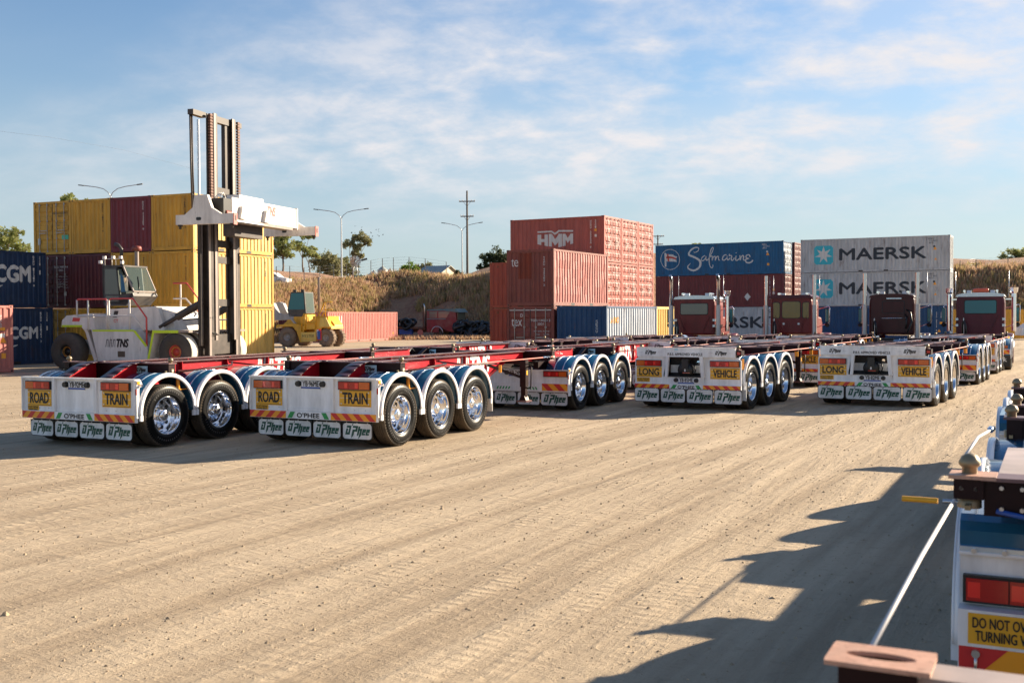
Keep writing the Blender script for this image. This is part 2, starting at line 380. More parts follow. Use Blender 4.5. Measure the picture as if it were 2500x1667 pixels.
def codeblock(face, u, z, mat='c_mark', s=1.0, lines=('TGBU 134251 2', '22G1')):
    def f(b, F):
        O, U, V, Nn, cf = F[face]; b.m(mat)
        for i, l in enumerate(lines): b.text(l, O, U, V, Nn, u, z-i*.17*s, .11*s, None, .02, conf=cf, center=True)
        for i in range(5):
            b.text(('MAX. GROSS', 'TARE', 'PAYLOAD', 'CU. CAP.', 'NET')[i], O, U, V, Nn, u-.14*s, z-.52*s-i*.15*s, .055*s, None, .01, conf=cf)
            b.text(('30.480 KG', '2.230 KG', '28.250 KG', '33.2 CU.M', '1.172 CU.FT')[i], O, U, V, Nn, u+.30*s, z-.52*s-i*.15*s, .055*s, None, .01, conf=cf)
    return f
def tri_warn(face, u, z, s=.3):
    def f(b, F):
        O, U, V, Nn, cf = F[face]
        b.m('c_orange').shape([(u-s/2, z), (u+s/2, z), (u, z+s*.9)], O, U, V, Nn, cf)
    return f
def inv(p, yaw, dx=0, dy=0):                                     # origin that puts local point (dx, dy) at p
    c, s = math.cos(yaw), math.sin(yaw)
    return (p[0]-(c*dx+s*dy), p[1]-(-s*dx+c*dy), p[2])
L20, L40, HS, HC = 6.058, 12.192, 2.591, 2.896
# --- the yellow and wine stack on the left: four columns, three levels, ends towards the yard
G = 'containers of the yellow and wine red stack'
yyaw = .414; YO = (-23.481, 53.658)
cols = [[('c_wine_dark', 0), ('c_wine_dark', 0), ('c_yellow', 0)], [('c_yellow', 0), ('c_wine_dark', 0), ('c_yellow', 0)], [('c_yellow', 0), ('c_yellow', 0), ('c_wine', 0)], [('c_yellow', 0)]*3]
cols[0][0] = ('c_yellow', 1); cols[0][1] = ('c_wine_dark', 1); cols[0][2] = ('c_yellow', 1)
ylab = [['yellow container with door bars at ground level, half hidden behind the dark blue boxes', 'dark wine container with white codes on its doors, beside the upper dark blue box', 'yellow container with doors and a green sticker, at the top left corner of the stack'],
        ['yellow container under the plain dark wine one, behind the white handler rear', 'plain dark wine container end, directly behind the handler cab rear', 'yellow container end between the yellow doors and the wine red one on top'],
        ['yellow container at ground level behind the handler front wheels, left of the mast', 'yellow container end right behind the handler exhaust and cab front', 'wine red container on the top level between two yellow ones'],
        ['yellow container at ground level with a sunlit long side, behind the mast foot', 'yellow container of the middle level with a sunlit long side behind the mast', 'yellow container on the top right corner, partly hidden by the lifting spreader']]
for ci in range(4):
    for lv in range(3):
        col, dr = cols[ci][lv]; x = ci*2.462
        p = (YO[0]+math.cos(yyaw)*x, YO[1]-math.sin(yyaw)*x, lv*HS*1.0055-.09)
        mk = []
        ink = 'c_mark' if 'wine' in col else 'c_mark_dark'
        if dr: mk = [codeblock('door', 1.75, 2.0, ink, .9, (('MEDU 722209 5', '22G1') if lv == 2 else ('TLLU 344514 6', '22G1')))]+([rect('door', 1.85, 2.28, .72, .93, 'c_green', .012), rect('door', .3, .46, .5, .8, 'c_white', .012)] if lv == 2 else [rect('door', 1.95, 2.1, .6, .8, 'c_white', .012)])
        else: mk = [vtext(('MSCU 343309 8', 'TLLU 210475 3', 'LTGU 237805 8', 'MEDU 318342 6')[(ci+lv) % 4], 'end', 1.95, 2.3, .085, ink)]
        if ci == 3: mk += [vtext('MSC 318', 'side', 5.4, 2.25, .09, 'c_mark_dark'), rect('side', 5.3, 5.42, 1.3, 1.55, 'c_orange')]
        container(ylab[ci][lv], G, p, yyaw, L20, HS, col, ('c_yellow' if dr and col == 'c_yellow' else ('c_wine_dark' if dr else 'wall'), 'wall'), 'c_yellow_sunlit' if ci == 3 else None, marks=mk)  # right column's long side coloured paler for the sunlight on it
# --- two dark blue boxes at the far left (long side along the yard, far end towards the yellow stack)
def swoosh(face, u0, u1, z, r):
    def f(b, F):
        O, U, V, Nn, cf = F[face]; b.m('c_white')
        b.stroke([(u0+(u1-u0)*q, z+r*(1.8*q*q-.6*q-.5)) for q in (0, .15, .3, .45, .6, .75, .9, 1)], [.02, .16, .2, .16, .02], O, U, V, Nn, cf)
    return f
by = .46
for lv, lab in ((0, 'dark blue container on the ground at the left edge, under another blue one'), (1, 'dark blue container with large white letters, stacked upon another at the left edge')):
    P = at(113, 700, 51.4); sh = 0 if lv else .25
    P = inv((P.x+(.3 if lv == 0 else 0), P.y, lv*HS*1.005-.08), by, CW, L20)
    ua, ub, zz, hh = (3.05, 5.05, 1.55, .72) if lv else (4.2, 5.35, 1.45, .52)
    container(lab, 'dark blue containers at the left edge', P, by, L20, HS, 'c_navy', marks=[
        htext('CMA CGM', 'side', (3.2, 3.6)[1-lv], zz, hh, (4.0, 3.2)[1-lv], 'c_white', .06), swoosh('side', 1.0, 3.7+(.4 if lv == 0 else 0), zz-.75, .3),
        vtext('ECMU 197310 8' if lv else 'ECMU 201384 7', 'side', 5.38, 2.35, .09), vtext('22G1', 'side', 5.72, 2.35, .09), rect('side', 5.68, 5.78, 1.55, 1.75, 'c_mark')])
# --- salmon container cut by the left frame edge
P = at(31, 720, 42.2)
container('salmon red container with yellow stickers cut off by the left picture edge', None, inv((P.x, P.y, -.05), .46, CW, L20), .46, L20, HS, 'c_salmon', marks=[
    tri_warn('side', 5.62, 1.15, .26), rect('side', 5.55, 5.72, .55, .75, 'c_orange'), rect('side', 5.5, 5.7, 1.62, 1.74, 'c_orange'), rect('side', 5.52, 5.68, 1.35, 1.5, 'c_mark'), vtext('TCLU', 'side', 5.55, 2.15, .1)])
# --- long salmon container behind the small yellow handler, and a second one behind it
P = at(800, 770, 91)
container('long salmon red container lying alone at the foot of the grassy bank', None, (P.x-CW*math.cos(.39), P.y+CW*math.sin(.39), -.13), .39, L40, HS, 'c_salmon', marks=[htext('CAI', 'side', 1.55, 1.95, .55, 1.5, 'c_mark', .05), rect('side', 11.3, 11.5, .55, .75, 'c_orange')])
P = at(781, 770, 95)
container('dark red container end just behind the long salmon one and the yellow handler', None, (P.x-CW*.92-1.6, P.y+CW*.38+.2, -.13), .39, L20, HS, 'c_dred')
# --- centre stack
G = 'containers of the red centre stack'
ty = .504; TE = (-.234, 50.448)
container('brown container with a buckled sunlit side and a dark repaint patch, on the second level', G, (TE[0], TE[1], HS-.10), ty, L20, HS, 'c_brown', side2='c_salmon', wob=.035, marks=[  # sunlight put into the colour: brown box, pale salmon long side
    htext('te', 'end', .40, 2.0, .36, .36, 'c_mark', .01), rect('end', .60, 1.28, 1.25, 2.42, 'c_patch'), vtext('TGHU 449382 2', 'end', 1.93, 2.2, .085), vtext('TEXU', 'side', .55, 2.15, .18)])
container('brown container with door bars and white codes at ground level under the buckled one', G, (TE[0], TE[1], -.11), ty, L20, HS, 'c_brown', ('c_brown', 'wall'), marks=[
    htext('tex', 'door', .52, 1.86, .34, .55, 'c_mark', .015), htext('D', 'door', .78, 2.18, .14, None, 'c_mark'), codeblock('door', 1.75, 1.95, 'c_mark', .95), rect('door', .14, 1.2, 2.40, 2.44, 'c_mark'), rect('door', 1.24, 2.3, 2.40, 2.44, 'c_mark')])
P = (2.035, 49.20)
container('dark blue container with a sunlit pale long side, at ground level beside the brown doors', G, (P[0], P[1], -.11), ty, L20, HS, 'c_blue', side2='c_blue_sunlit', wob=.012, marks=[  # pale blue long side: sunlight put into the paint colour
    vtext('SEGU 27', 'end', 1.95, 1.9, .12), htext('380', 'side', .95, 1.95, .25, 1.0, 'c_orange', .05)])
P = at(1603, 760, 53.4)
container('yellow container end at ground level right of the sunlit blue one', G, (inv((P.x, P.y, -.11), ty-PI/2, 0, 0)), ty-PI/2, L20, HS, 'c_yellow_sunlit')
# the HMM block: long side towards the yard's left, doors towards the right
HX = (5.231, 61.533)
ax = Vector((math.cos(.504), -math.sin(.504), 0)); ay = Vector((math.sin(.504), math.cos(.504), 0))
hy = ty+PI/2                                                     # local +y = ax, local +x = -ay
def hmm(b, F):
    O, U, V, Nn, cf = F['side']; b.m('c_white')
    def q(px, py): return ((px-293)*.00608, 2.591-(py-172+(px-293)*.0622)*.0054)
    for poly in ([(590, 290), (740, 280), (775, 303), (812, 272), (967, 270), (967, 287), (820, 290), (776, 325), (735, 297), (590, 306)],
                 [(590, 326), (628, 324), (628, 372), (662, 370), (662, 322), (700, 320), (700, 448), (662, 440), (662, 402), (628, 404), (628, 436), (590, 428)],
                 [(708, 316), (740, 314), (778, 370), (815, 312), (848, 310), (848, 446), (812, 456), (812, 392), (778, 440), (742, 394), (742, 450), (708, 448)],
                 [(856, 312), (884, 310), (912, 355), (938, 307), (967, 306), (967, 412), (934, 420), (934, 372), (912, 408), (886, 372), (886, 436), (856, 446)]):
        b.shape([q(*p) for p in poly], O, U, V, Nn, cf)
hl = [['salmon container with a white logo and roofline of the block, topmost on its left', 'salmon container directly under the logo one, mostly hidden by the buckled container'],
      ['salmon container with doors in the middle column of the top level', 'salmon container with doors in the middle column of the second level'],
      ['salmon container with doors in the right hand column of the top level', 'salmon container with doors in the right hand column of the second level']]
for c in range(3):
    for lv in (2, 1):
        p = Vector((HX[0], HX[1], 0))+ay*(c*2.52)
        o = inv((p.x, p.y, lv*HS*1.004-.10), hy, CW, L20)
        mk = [codeblock('fardoor', 1.72, 2.0, 'c_mark', .9, ('HMMU 20%d951 3' % (30+c*7+lv), '22G1'))]
        if c == 0 and lv == 2: mk += [hmm, vtext('HDMU 265508 8', 'side', 5.2, 2.3, .1), vtext('22G1', 'side', 5.5, 2.32, .1), rect('side', 5.44, 5.56, 1.72, 1.86, 'c_orange'), rect('side', 5.45, 5.57, 1.4, 1.55, 'c_mark')]
        container(hl[c][2-lv], G, o, hy, L20, HS, 'c_red', ('wall', 'c_red'), side2='c_red' if c == 0 else None, marks=mk)
hleft = Vector((HX[0], HX[1], 0))-ax*6.0-ay*2.55
for lv, lab in ((1, 'rusty red container on the second level, narrow strip at the left of the centre stack'), (0, 'rusty red container on the ground, narrow strip at the left of the centre stack')):
    container(lab, G, inv((hleft.x, hleft.y, lv*HS*1.004-.11), hy, CW, 0), hy, L20, HS, 'c_oxide', marks=[vtext('J', 'side', .5, 2.35, .12, 'c_mark_dark')])
# --- the block with the blue script container
def script(b, F):
    O, U, V, Nn, cf = F['side']
    def q(px, py): return (12.19-(2035-px)*.0059, 2.896-(py-93-(2035-px)*.041)*.0056)
    def st(pts, ws, m='c_white'): b.m(m).stroke([q(*p) for p in pts], ws, O, U, V, Nn, cf, .003)
    w = .085
    st([(612, 285), (650, 285), (692, 250), (690, 215), (650, 207), (590, 230), (540, 285), (535, 330), (580, 350), (660, 385), (715, 430), (722, 490), (690, 545), (620, 582), (555, 572), (520, 545), (520, 510), (560, 468)], [.05, .10, .16, .2, .16, .05])
    st([(805, 340), (780, 345), (745, 380), (738, 415), (770, 420), (805, 385), (815, 350), (812, 395), (825, 415), (850, 400)], [w*.8, w, w])
    st([(850, 400), (890, 330), (925, 250), (935, 215), (915, 210), (890, 260), (870, 350), (865, 440), (880, 510), (910, 535), (928, 510), (925, 485)], [w*.8, w, w*.8])
    st([(870, 370), (905, 345), (915, 360), (915, 415), (930, 370), (955, 350), (965, 360), (965, 415), (985, 365), (1005, 350), (1018, 360), (1018, 400), (1040, 412)], [w*.9, w])
    st([(1145, 325), (1110, 330), (1085, 370), (1085, 405), (1115, 408), (1150, 375), (1160, 335), (1155, 390), (1175, 405), (1205, 370)], [w, w])
    st([(1195, 310), (1190, 340), (1220, 335), (1230, 350), (1222, 400), (1245, 410), (1275, 370)], [w, w])
    st([(1300, 335), (1290, 400), (1315, 412), (1350, 380)], [w, w]); st([(1296, 285), (1303, 295)], [.1, .1])
    st([(1360, 330), (1365, 410), (1375, 365), (1400, 335), (1418, 345), (1415, 395), (1430, 410), (1450, 395)], [w, w])
    st([(1520, 355), (1500, 320), (1460, 335), (1460, 370), (1500, 380), (1455, 395), (1455, 435), (1500, 450), (1545, 430), (1560, 405)], [w, w, w*1.3, w*1.5])
    cx, cy, rx = 218, 408, 160
    st([(cx+rx*math.cos(a*PI/10), cy+rx*1.04*math.sin(a*PI/10)) for a in range(21)], [.05, .05])
    for m, pg in (('c_white', [(120, 300), (150, 300), (155, 525), (125, 530)]), ('c_white', [(150, 320), (210, 322), (260, 325), (300, 350), (340, 360), (320, 395), (330, 450), (280, 440), (240, 442), (150, 440)]),
                  ('c_flag_red', [(162, 315), (190, 315), (205, 438), (175, 438)]), ('c_flag_red', [(150, 360), (200, 355), (260, 362), (322, 385), (318, 412), (255, 392), (200, 388), (150, 392)])):
        b.m(m).shape([q(*p) for p in pg], O, U, V, Nn, cf, .003 if m == 'c_white' else .005)
SO, sy = (13.455, 102.142), .547
sx = Vector((math.cos(sy), -math.sin(sy), 0)); sn = Vector((math.sin(sy), math.cos(sy), 0))
G = 'containers of the block with the blue script container'
star = [(.5+.46*(1 if i % 2 == 0 else .42)*math.sin(i*PI/7), .5+.46*(1 if i % 2 == 0 else .42)*math.cos(i*PI/7)) for i in range(14)]
def maersk(u0=2.72, s=1.0):
    def f(b, F):
        O, U, V, Nn, cf = F['side']
        q = .12; r = [(q, 0), (1-q, 0), (1, q), (1, 1-q), (1-q, 1), (q, 1), (0, 1-q), (0, q)]
        b.m('c_teal').shape([(1.15+x*1.62, .70+y*1.62) for x, y in r], O, U, V, Nn, cf)
        b.m('c_white').shape([(1.15+x*1.62, .72+y*1.62) for x, y in star], O, U, V, Nn, cf, .006)
        b.m('c_navy_ink').text('MAERSK', O, U, V, Nn, 6.82, 1.52, .95, 7.0, .045, conf=cf)
    return f
def sidecodes(u, ink='c_mark', lines=('MSKU', '112 5412', '45G1')):
    def f(b, F):
        O, U, V, Nn, cf = F['side']; b.m(ink)
        for i, l in enumerate(lines): b.text(l, O, U, V, Nn, u+(len(l)-4)*.045, 2.62-i*.17, .12, None, .02, conf=cf)
        b.shape([(u+.15, 1.9), (u+.35, 1.9), (u+.32, 2.05), (u+.17, 2.05)], O, U, V, Nn, cf)
    return f
slab = [['grey container with large dark letters at ground level, behind the truck cabs', 'dull red container with a white diamond under the blue script container', 'blue container with white script lettering and a flag in a ring, topmost of its block'],
        ['dull red container in the middle row at ground level, just right of the block front', 'dull red container in the middle row of the second level behind the block front', 'dull red container in the middle row of the top level behind the blue script one'],
        ['pale red container in the rearmost row at ground level by the grey stack', 'pale red container in the rearmost row of the second level by the grey stack', 'pale red container in the rearmost row of the top level by the grey stack']]
for r in range(3):
    for lv in range(3):
        p = Vector((SO[0], SO[1], 0))+sn*(r*2.9)+sx*(.12 if r == 1 else 0)
        col = [['c_grey', 'c_dred', 'c_saf'], ['c_dred']*3, ['c_salmon']*3][r][lv]
        mk = []
        if r == 0: mk = [[maersk(), sidecodes(10.7, 'c_navy_ink')], [vtext('TCNU 879312 5', 'side', 10.95, 2.5, .12), vtext('45G1', 'side', 11.3, 2.4, .12), rect('side', 11.2, 11.38, 1.4, 1.62, 'c_orange'), rect('side', 11.2, 11.38, 1.1, 1.3, 'c_mark'), polym('side', [[(8.9, .55), (9.2, .9), (8.9, 1.25), (8.6, .9)]], 'c_white'), vtext('TCNU', 'side', 1.6, 2.2, .25)],
                          [script, sidecodes(10.45), tri_warn('side', 10.75, 1.65, .3), rect('side', 10.7, 10.9, .75, .95, 'c_orange')]][lv]
        container(slab[r][lv], G, inv((p.x, p.y, lv*HC*1.002-.13), sy+PI/2, CW, 0), sy+PI/2, L40, HC, col, ('wall', {'c_saf': 'c_blue_sunlit', 'c_grey': 'c_grey', 'c_dred': 'c_dred', 'c_salmon': 'c_salmon'}[col]), marks=mk)  # blue script box's far doors use the pale sunlit blue
# --- the grey stack at the right
MO, my = (25.248, 95.359), .479
G = 'containers of the grey stack at the right'
for lv, lab in ((2, 'grey container with large dark letters and a star on turquoise, topmost of the right stack'), (1, 'grey container with a star and dark letters, second level of the right stack'), (0, 'plain blue container at ground level under the two grey ones')):
    mk = [maersk(), sidecodes(10.7, 'c_navy_ink'), tri_warn('side', 11.0, 1.7, .3), tri_warn('side', 11.05, .85, .22)] if lv else [vtext('MSKU 802447 1', 'side', 11.15, 2.3, .1), vtext('45G1', 'side', 11.5, 2.3, .1), tri_warn('side', 11.35, .7, .28), rect('side', 11.4, 11.6, 1.35, 1.55, 'c_orange')]
    container(lab, G, inv((MO[0], MO[1], lv*HC*1.003-.13), my+PI/2, CW, 0), my+PI/2, L40, HC, 'c_grey' if lv else 'c_blue', marks=mk)
P = at(2323, 780, 99)
container('yellow container peeping out at ground level right of the grey stack', None, inv((P.x, P.y, -.13), my+PI/2, CW, 0), my+PI/2, L20, HS, 'c_yellow')
# ---------------------------------------------------------------- skeletal trailers (local: x across, y forwards from the rear panel, z up)
RT, SP = .4925, 1.2325
def tyre_mesh():
    b = MB().m('sidewall', True)
    side = [(.295, .105), (.32, .125), (.36, .134), (.41, .134), (.45, .126), (.468, .117)]
    tr = [(.476, .117), (.487, .106), (.4925, .09)]
    for gx in (.055, .018): tr += [(.4925, gx+.006), (.480, gx+.004), (.480, gx-.004), (.4925, gx-.006)]
    tr2 = tr+[(r, -x) for r, x in reversed(tr)]
    b.lathe(side, (0, 0, 0), 'x', 40); b.lathe([(r, -x) for r, x in side], (0, 0, 0), 'x', 40)
    b.lathe([(.43, .1365), (.436, .1365), (.436, .134), (.43, .134)], (0, 0, 0), 'x', 40, True)
    b.lathe([(.345, .1345), (.350, .1345), (.350, .132), (.345, .132)], (0, 0, 0), 'x', 40, True)
    b.m('tread', True); b.sm = False; b.lathe([(.468, .117)]+tr2+[(.468, -.117)], (0, 0, 0), 'x', 40)
    for i in range(64):                                          # shoulder lugs
        a = 2*PI*i/64; c, s = math.cos(a), math.sin(a)
        for q in (1, -1): b.bar((q*.120, c*.452, s*.452), (q*.113, c*.486, s*.486), .010, .012)
    b.m('mark_rubber')                                           # moulded lettering round the sidewall
    for k in range(26):
        a = 2*PI*(k*1.0)/52+(.0 if k < 13 else PI*.5); c, s = math.cos(a), math.sin(a); rr = .392
        b.bar((.1352, c*(rr-.014), s*(rr-.014)), (.1352, c*(rr+.014), s*(rr+.014)), .003, .012)
    return b.mesh('wheel')
plain('mark_rubber', (.10, .10, .10), .35)
def rim_mesh():
    b = MB().m('chrome', True)
    b.lathe([(.297, .098), (.302, .112), (.298, .116), (.290, .113), (.284, .096), (.279, .06), (.268, .045), (.263, .01), (.262, -.05), (.252, -.066), (.236, -.070), (.150, -.058), (.132, -.05), (.128, -.02), (.110, -.012), (.10, .0), (.098, .05), (.085, .066), (.05, .07), (0.001, .07)], (0, 0, 0), 'x', 48)
    for i in range(10):
        a = 2*PI*i/10; c, s = math.cos(a), math.sin(a)
        b.m('chrome', True).cyl((-.06, c*.150, s*.150), (-.022, c*.150, s*.150), .018, .013, 8)
        b.m('black', True).lathe([(.001, 0), (.026, 0), (.030, .004), (.034, 0)], (-.0625, math.cos(a+.31)*.205, math.sin(a+.31)*.205), 'x', 14)
    return b.mesh('rim')
def hub_mesh():
    b = MB().m('steel', True); b.lathe([(.05, .071), (.05, .080), (.042, .084), (.001, .084)], (0, 0, 0), 'x', 20); return b.mesh('hub_cap')
TYRE, RIM, HUB = tyre_mesh(), rim_mesh(), hub_mesh()
def wheel(parent, x, y, inner=True):
    for k, xx in enumerate((x, x-math.copysign(.31, x)) if inner else (x,)):
        o = link('wheel', TYRE, parent, (xx, y, RT))
        o.rotation_euler = (R.uniform(0, 6.28), 0, PI if xx < 0 else 0)
        if k == 0: link('rim', RIM, o); link('hub_cap', HUB, o)
def mudguard_mesh():
    b = MB().m('guard_blue', True); r = .60; n = 22; a0 = math.radians(4); hw = SP/2-.004
    prof = []
    for i in range(n+1):
        a = a0+(PI-2*a0)*i/n; prof.append((math.cos(a)*min(hw, r+.03), math.sin(a)*r+.0))
    prof = [(hw, -.02)]+[p for p in prof]+[(-hw, -.02)]
    def strip(x0, x1, dr, d0=0):
        vs = []
        for y, z in prof:
            q = Vector((0, y, z)); e = q.normalized() if q.length else Z
            vs += [(x0, y+e.y*d0, z+e.z*d0), (x1, y+e.y*d0, z+e.z*d0), (x1, y+e.y*(d0+dr), z+e.z*(d0+dr)), (x0, y+e.y*(d0+dr), z+e.z*(d0+dr))]
        m = len(prof)
        b.add(vs, [(4*i+k, 4*i+(k+1) % 4, 4*i+4+(k+1) % 4, 4*i+4+k) for i in range(m-1) for k in range(4)]+[(0, 1, 2, 3), (4*m-1, 4*m-2, 4*m-3, 4*m-4)])
    strip(-.62, 0, .006)
    b.m('bead', True)  # beads paler than the guard: bright specular line put into the colour
    for x in (-.42, -.22): strip(x-.010, x+.010, .009, .006)
    return b.mesh('mudguard')
def trim_mesh():
    b = MB().m('guard_trim', True); r = .60; n = 22; a0 = math.radians(4); hw = SP/2-.004
    def ring(r0, r1, x0, x1):
        vs = []; P = [(hw-.0, -.02)]+[(math.cos(a0+(PI-2*a0)*i/n)*min(hw, r+.03), math.sin(a0+(PI-2*a0)*i/n)*r) for i in range(n+1)]+[(-hw, -.02)]
        for y, z in P:
            e = Vector((0, y, z)).normalized()
            vs += [(x, y+e.y*q, z+e.z*q) for x, q in ((x0, r0), (x1, r0), (x1, r1), (x0, r1))]
        m = len(P); b.add(vs, [(4*i+k, 4*i+(k+1) % 4, 4*i+4+(k+1) % 4, 4*i+4+k) for i in range(m-1) for k in range(4)]+[(0, 1, 2, 3), (4*m-1, 4*m-2, 4*m-3, 4*m-4)])
    ring(-.052, .012, .0, .014); ring(.004, .016, -.035, .0)
    b.sm = False; b.box(-.02, .016, hw-.06, hw-.004, -.10, -.015); b.box(-.02, .016, -hw+.004, -hw+.06, -.10, -.015)
    b.m('guard_blue'); 
    return b.mesh('edge_trim')
GUARD, TRIM = mudguard_mesh(), trim_mesh()
FN = -Y                                                          # rear faces look towards -y
def chevrons(b, x0, x1, z0, z1, y, lean, w=.105, first=0):
    """red and orange slanted stripes filling a rectangle"""
    h = z1-z0; k = 0; u = x0-h
    b.m('strip_orange').shape([(x0, z0), (x1, z0), (x1, z1), (x0, z1)], (0, y, 0), X, Z, FN, off=.002)
    b.m('strip_red'); u = x0-h+first*w
    while u < x1+h:
        pts = [(u, z0), (u+w, z0), (u+w+lean*h, z1), (u+lean*h, z1)]
        cl = []
        for p in clip(pts, x0, x1): cl.append(p)
        if len(cl) > 2: b.shape(cl, (0, y, 0), X, Z, FN, off=.004)
        u += 2*w
def clip(pts, x0, x1):
    for sgn, lim in ((1, x0), (-1, -x1)):
        out = []
        for i, p in enumerate(pts):
            q = pts[(i+1) % len(pts)]; a, c = sgn*p[0]-lim, sgn*q[0]-lim
            if a >= 0: out.append(p)
            if (a >= 0) != (c >= 0):
                t = a/(a-c); out.append((p[0]+(q[0]-p[0])*t, p[1]+(q[1]-p[1])*t))
        pts = out
        if not pts: break
    return pts
def rounded(x0, x1, z0, z1, r, top=False):
    o = []
    for cx, cz, a in ((x1-r, z0+r, -90), (x1-r, z1-r, 0), (x0+r, z1-r, 90), (x0+r, z0+r, 180)):
        if cz > z0+r+1e-6 and not top: o.append((x1 if a == 0 else x0, z1)); continue
        for k in range(5): q = math.radians(a+k*22.5); o.append((cx+math.cos(q)*r, cz+math.sin(q)*r))
    return o
def ophee(b, x, z, w, y, col='dark_green'):
    """the maker's slanted lettering: blocky strokes with long pointed tails"""
    k = w/10.9; b.m(col)
    def sh(P): b.shape([(x-w/2+(px+.28*pz)*k, z+(pz-1.9)*k) for px, pz in P], (0, y, 0), X, Z, FN, off=.003)
    sh([(0, .3), (2.0, .3), (2.0, 3.7), (0, 3.7), (0, 2.9), (1.2, 2.9), (1.2, 1.1), (.8, 1.1), (.8, 2.6), (0, 2.6)])
    sh([(2.1, 4.0), (2.45, 5.0), (2.6, 4.1), (2.3, 3.5)])
    sh([(2.7, 3.7), (5.0, 3.7), (5.0, 1.5), (3.8, 1.5), (3.8, .3), (3.1, -1.0), (2.85, .2), (2.85, 2.3), (4.1, 2.3), (4.1, 2.9), (2.7, 2.9)])
    sh([(5.2, 3.5), (6.0, 3.5), (6.0, 2.7), (7.1, 2.7), (7.1, .2), (6.2, -1.2), (6.2, 1.9), (6.0, 1.9), (6.0, .4), (5.4, -.2), (5.2, .4)])
    for u in (7.3, 9.0): sh([(u, .3), (u+1.5, .3), (u+1.5, .95), (u+.7, .95), (u+.7, 1.25), (u+1.55, 1.25), (u+1.55, 2.6), (u, 2.6)])
def tail_light(parent, xc, zc, w=.56, h=.135, y=-.02, amber_out=True):
    b = MB().m('black').box(xc-w/2, xc+w/2, y-.035, y+.02, zc-h/2, zc+h/2)
    o = b.build('tail_light', parent); lw = (w-.04)/3
    for i in range(3):
        out = (i == 2 and xc > 0) or (i == 0 and xc < 0)
        x0 = xc-w/2+.014+i*(lw+.006)
        q = MB().m('lens_amber' if out and amber_out else 'lens_red').box(x0, x0+lw, y-.044, y-.034, zc-h/2+.012, zc+h/2-.012)
        q.m('lens_red_bright' if not (out and amber_out) else 'lens_amber'); q.box(x0+lw*(.62 if xc > 0 else .04), x0+lw*(.92 if xc > 0 else .34), y-.047, y-.043, zc-h*.28, zc+h*.28)
        q.m('lens_amber' if out and amber_out else 'lens_red')
        for gx in ((.12, .3, .48) if xc > 0 else (.42, .6, .78)):
            for gz_ in (-.3, 0, .3): q.box(x0+lw*gx, x0+lw*gx+.018, y-.0465, y-.043, zc+gz_*h-.009, zc+gz_*h+.009)
        q.build('lens', o)
def sign(parent, txt, xc, zc, w, h, y=-.02):
    b = MB().m('sign_yellow').box(xc-w/2, xc+w/2, y-.006, y, zc-h/2, zc+h/2); b.m('ink')
    b.text(txt, (0, y-.006, 0), X, Z, FN, xc, zc, h*.64, w*.78, .035); e = .006
    for p, q, r, s in ((xc-w/2+.012, xc+w/2-.012, zc-h/2+.012, zc-h/2+.012+e), (xc-w/2+.012, xc+w/2-.012, zc+h/2-.012-e, zc+h/2-.012)):
        b.shape([(p, r), (q, r), (q, s), (p, s)], (0, y-.006, 0), X, Z, FN)
    b.m('steel')
    for sx in (-1, 1):
        for sz in (-1, 1): b.cyl((xc+sx*w*.43, y-.004, zc+sz*h*.34), (xc+sx*w*.43, y-.018, zc+sz*h*.34), .012, n=6)
    b.box(xc-w/2, xc+w/2, y-.0085, y-.004, zc-.003, zc+.003)
    b.build('warning_sign', parent)
def small_sign(parent, xc, zc, w, h, y=-.02):
    b = MB().m('sign_yellow').box(xc-w/2, xc+w/2, y-.005, y, zc-h/2, zc+h/2); b.m('ink')
    b.text('DO NOT OVERTAKE', (0, y-.005, 0), X, Z, FN, xc, zc+h*.21, h*.34, w*.90, .02); b.text('TURNING VEHICLE', (0, y-.005, 0), X, Z, FN, xc, zc-h*.22, h*.34, w*.84, .02)
    b.build('caution_plate', parent)
def plate(parent, txt, xc, zc, y=-.02):
    b = MB().m('white_paint').box(xc-.186, xc+.186, y-.006, y, zc-.067, zc+.067); b.m('ink').text(txt, (0, y-.006, 0), X, Z, FN, xc, zc+.014, .082, .31, .03)
    b.m('blue_band').shape([(xc-.18, zc-.062), (xc+.18, zc-.062), (xc+.18, zc-.036), (xc-.18, zc-.036)], (0, y-.006, 0), X, Z, FN)
    b.m('ink')
    for a, c, d, e in ((-.186, .186, .061, .067), (-.186, -.18, -.067, .067), (.18, .186, -.067, .067)): b.shape([(xc+a, zc+d), (xc+c, zc+d), (xc+c, zc+e), (xc+a, zc+e)], (0, y-.006, 0), X, Z, FN)
    b.build('licence_plate', parent)
    for s in (-1, 1):
        q = MB().m('black', True).cyl((xc+s*.235, y, zc+.012), (xc+s*.235, y-.05, zc+.012), .05, .042, 12); q.build('plate_lamp', parent)
def strip(parent, z0, z1, cx0, cx1, y=-.02, name=True, w=.105):
    b = MB().m('white_paint').box(-1.225, 1.215, y-.012, y, z0, z1)
    chevrons(b, -1.222, cx0, z0+.004, z1-.004, y-.012, 1, w); chevrons(b, cx1, 1.212, z0+.004, z1-.004, y-.012, -1, w)
    b.m('green'); h = z1-z0-.02; zz = z0+.01
    b.shape([(cx0+.03, zz), (cx0+.12, zz), (cx0+.18, zz+h), (cx0+.09, zz+h)], (0, y-.012, 0), X, Z, FN); b.shape([(cx1-.12, zz), (cx1-.03, zz), (cx1-.09, zz+h), (cx1-.18, zz+h)], (0, y-.012, 0), X, Z, FN)
    if name: b.m('ink').text("O'PHEE", (0, y-.012, 0), X, Z, FN, (cx0+cx1)/2, (z0+z1)/2, (z1-z0)*.62, (cx1-cx0)*.50, .04)
    b.build('reflective_strip', parent)
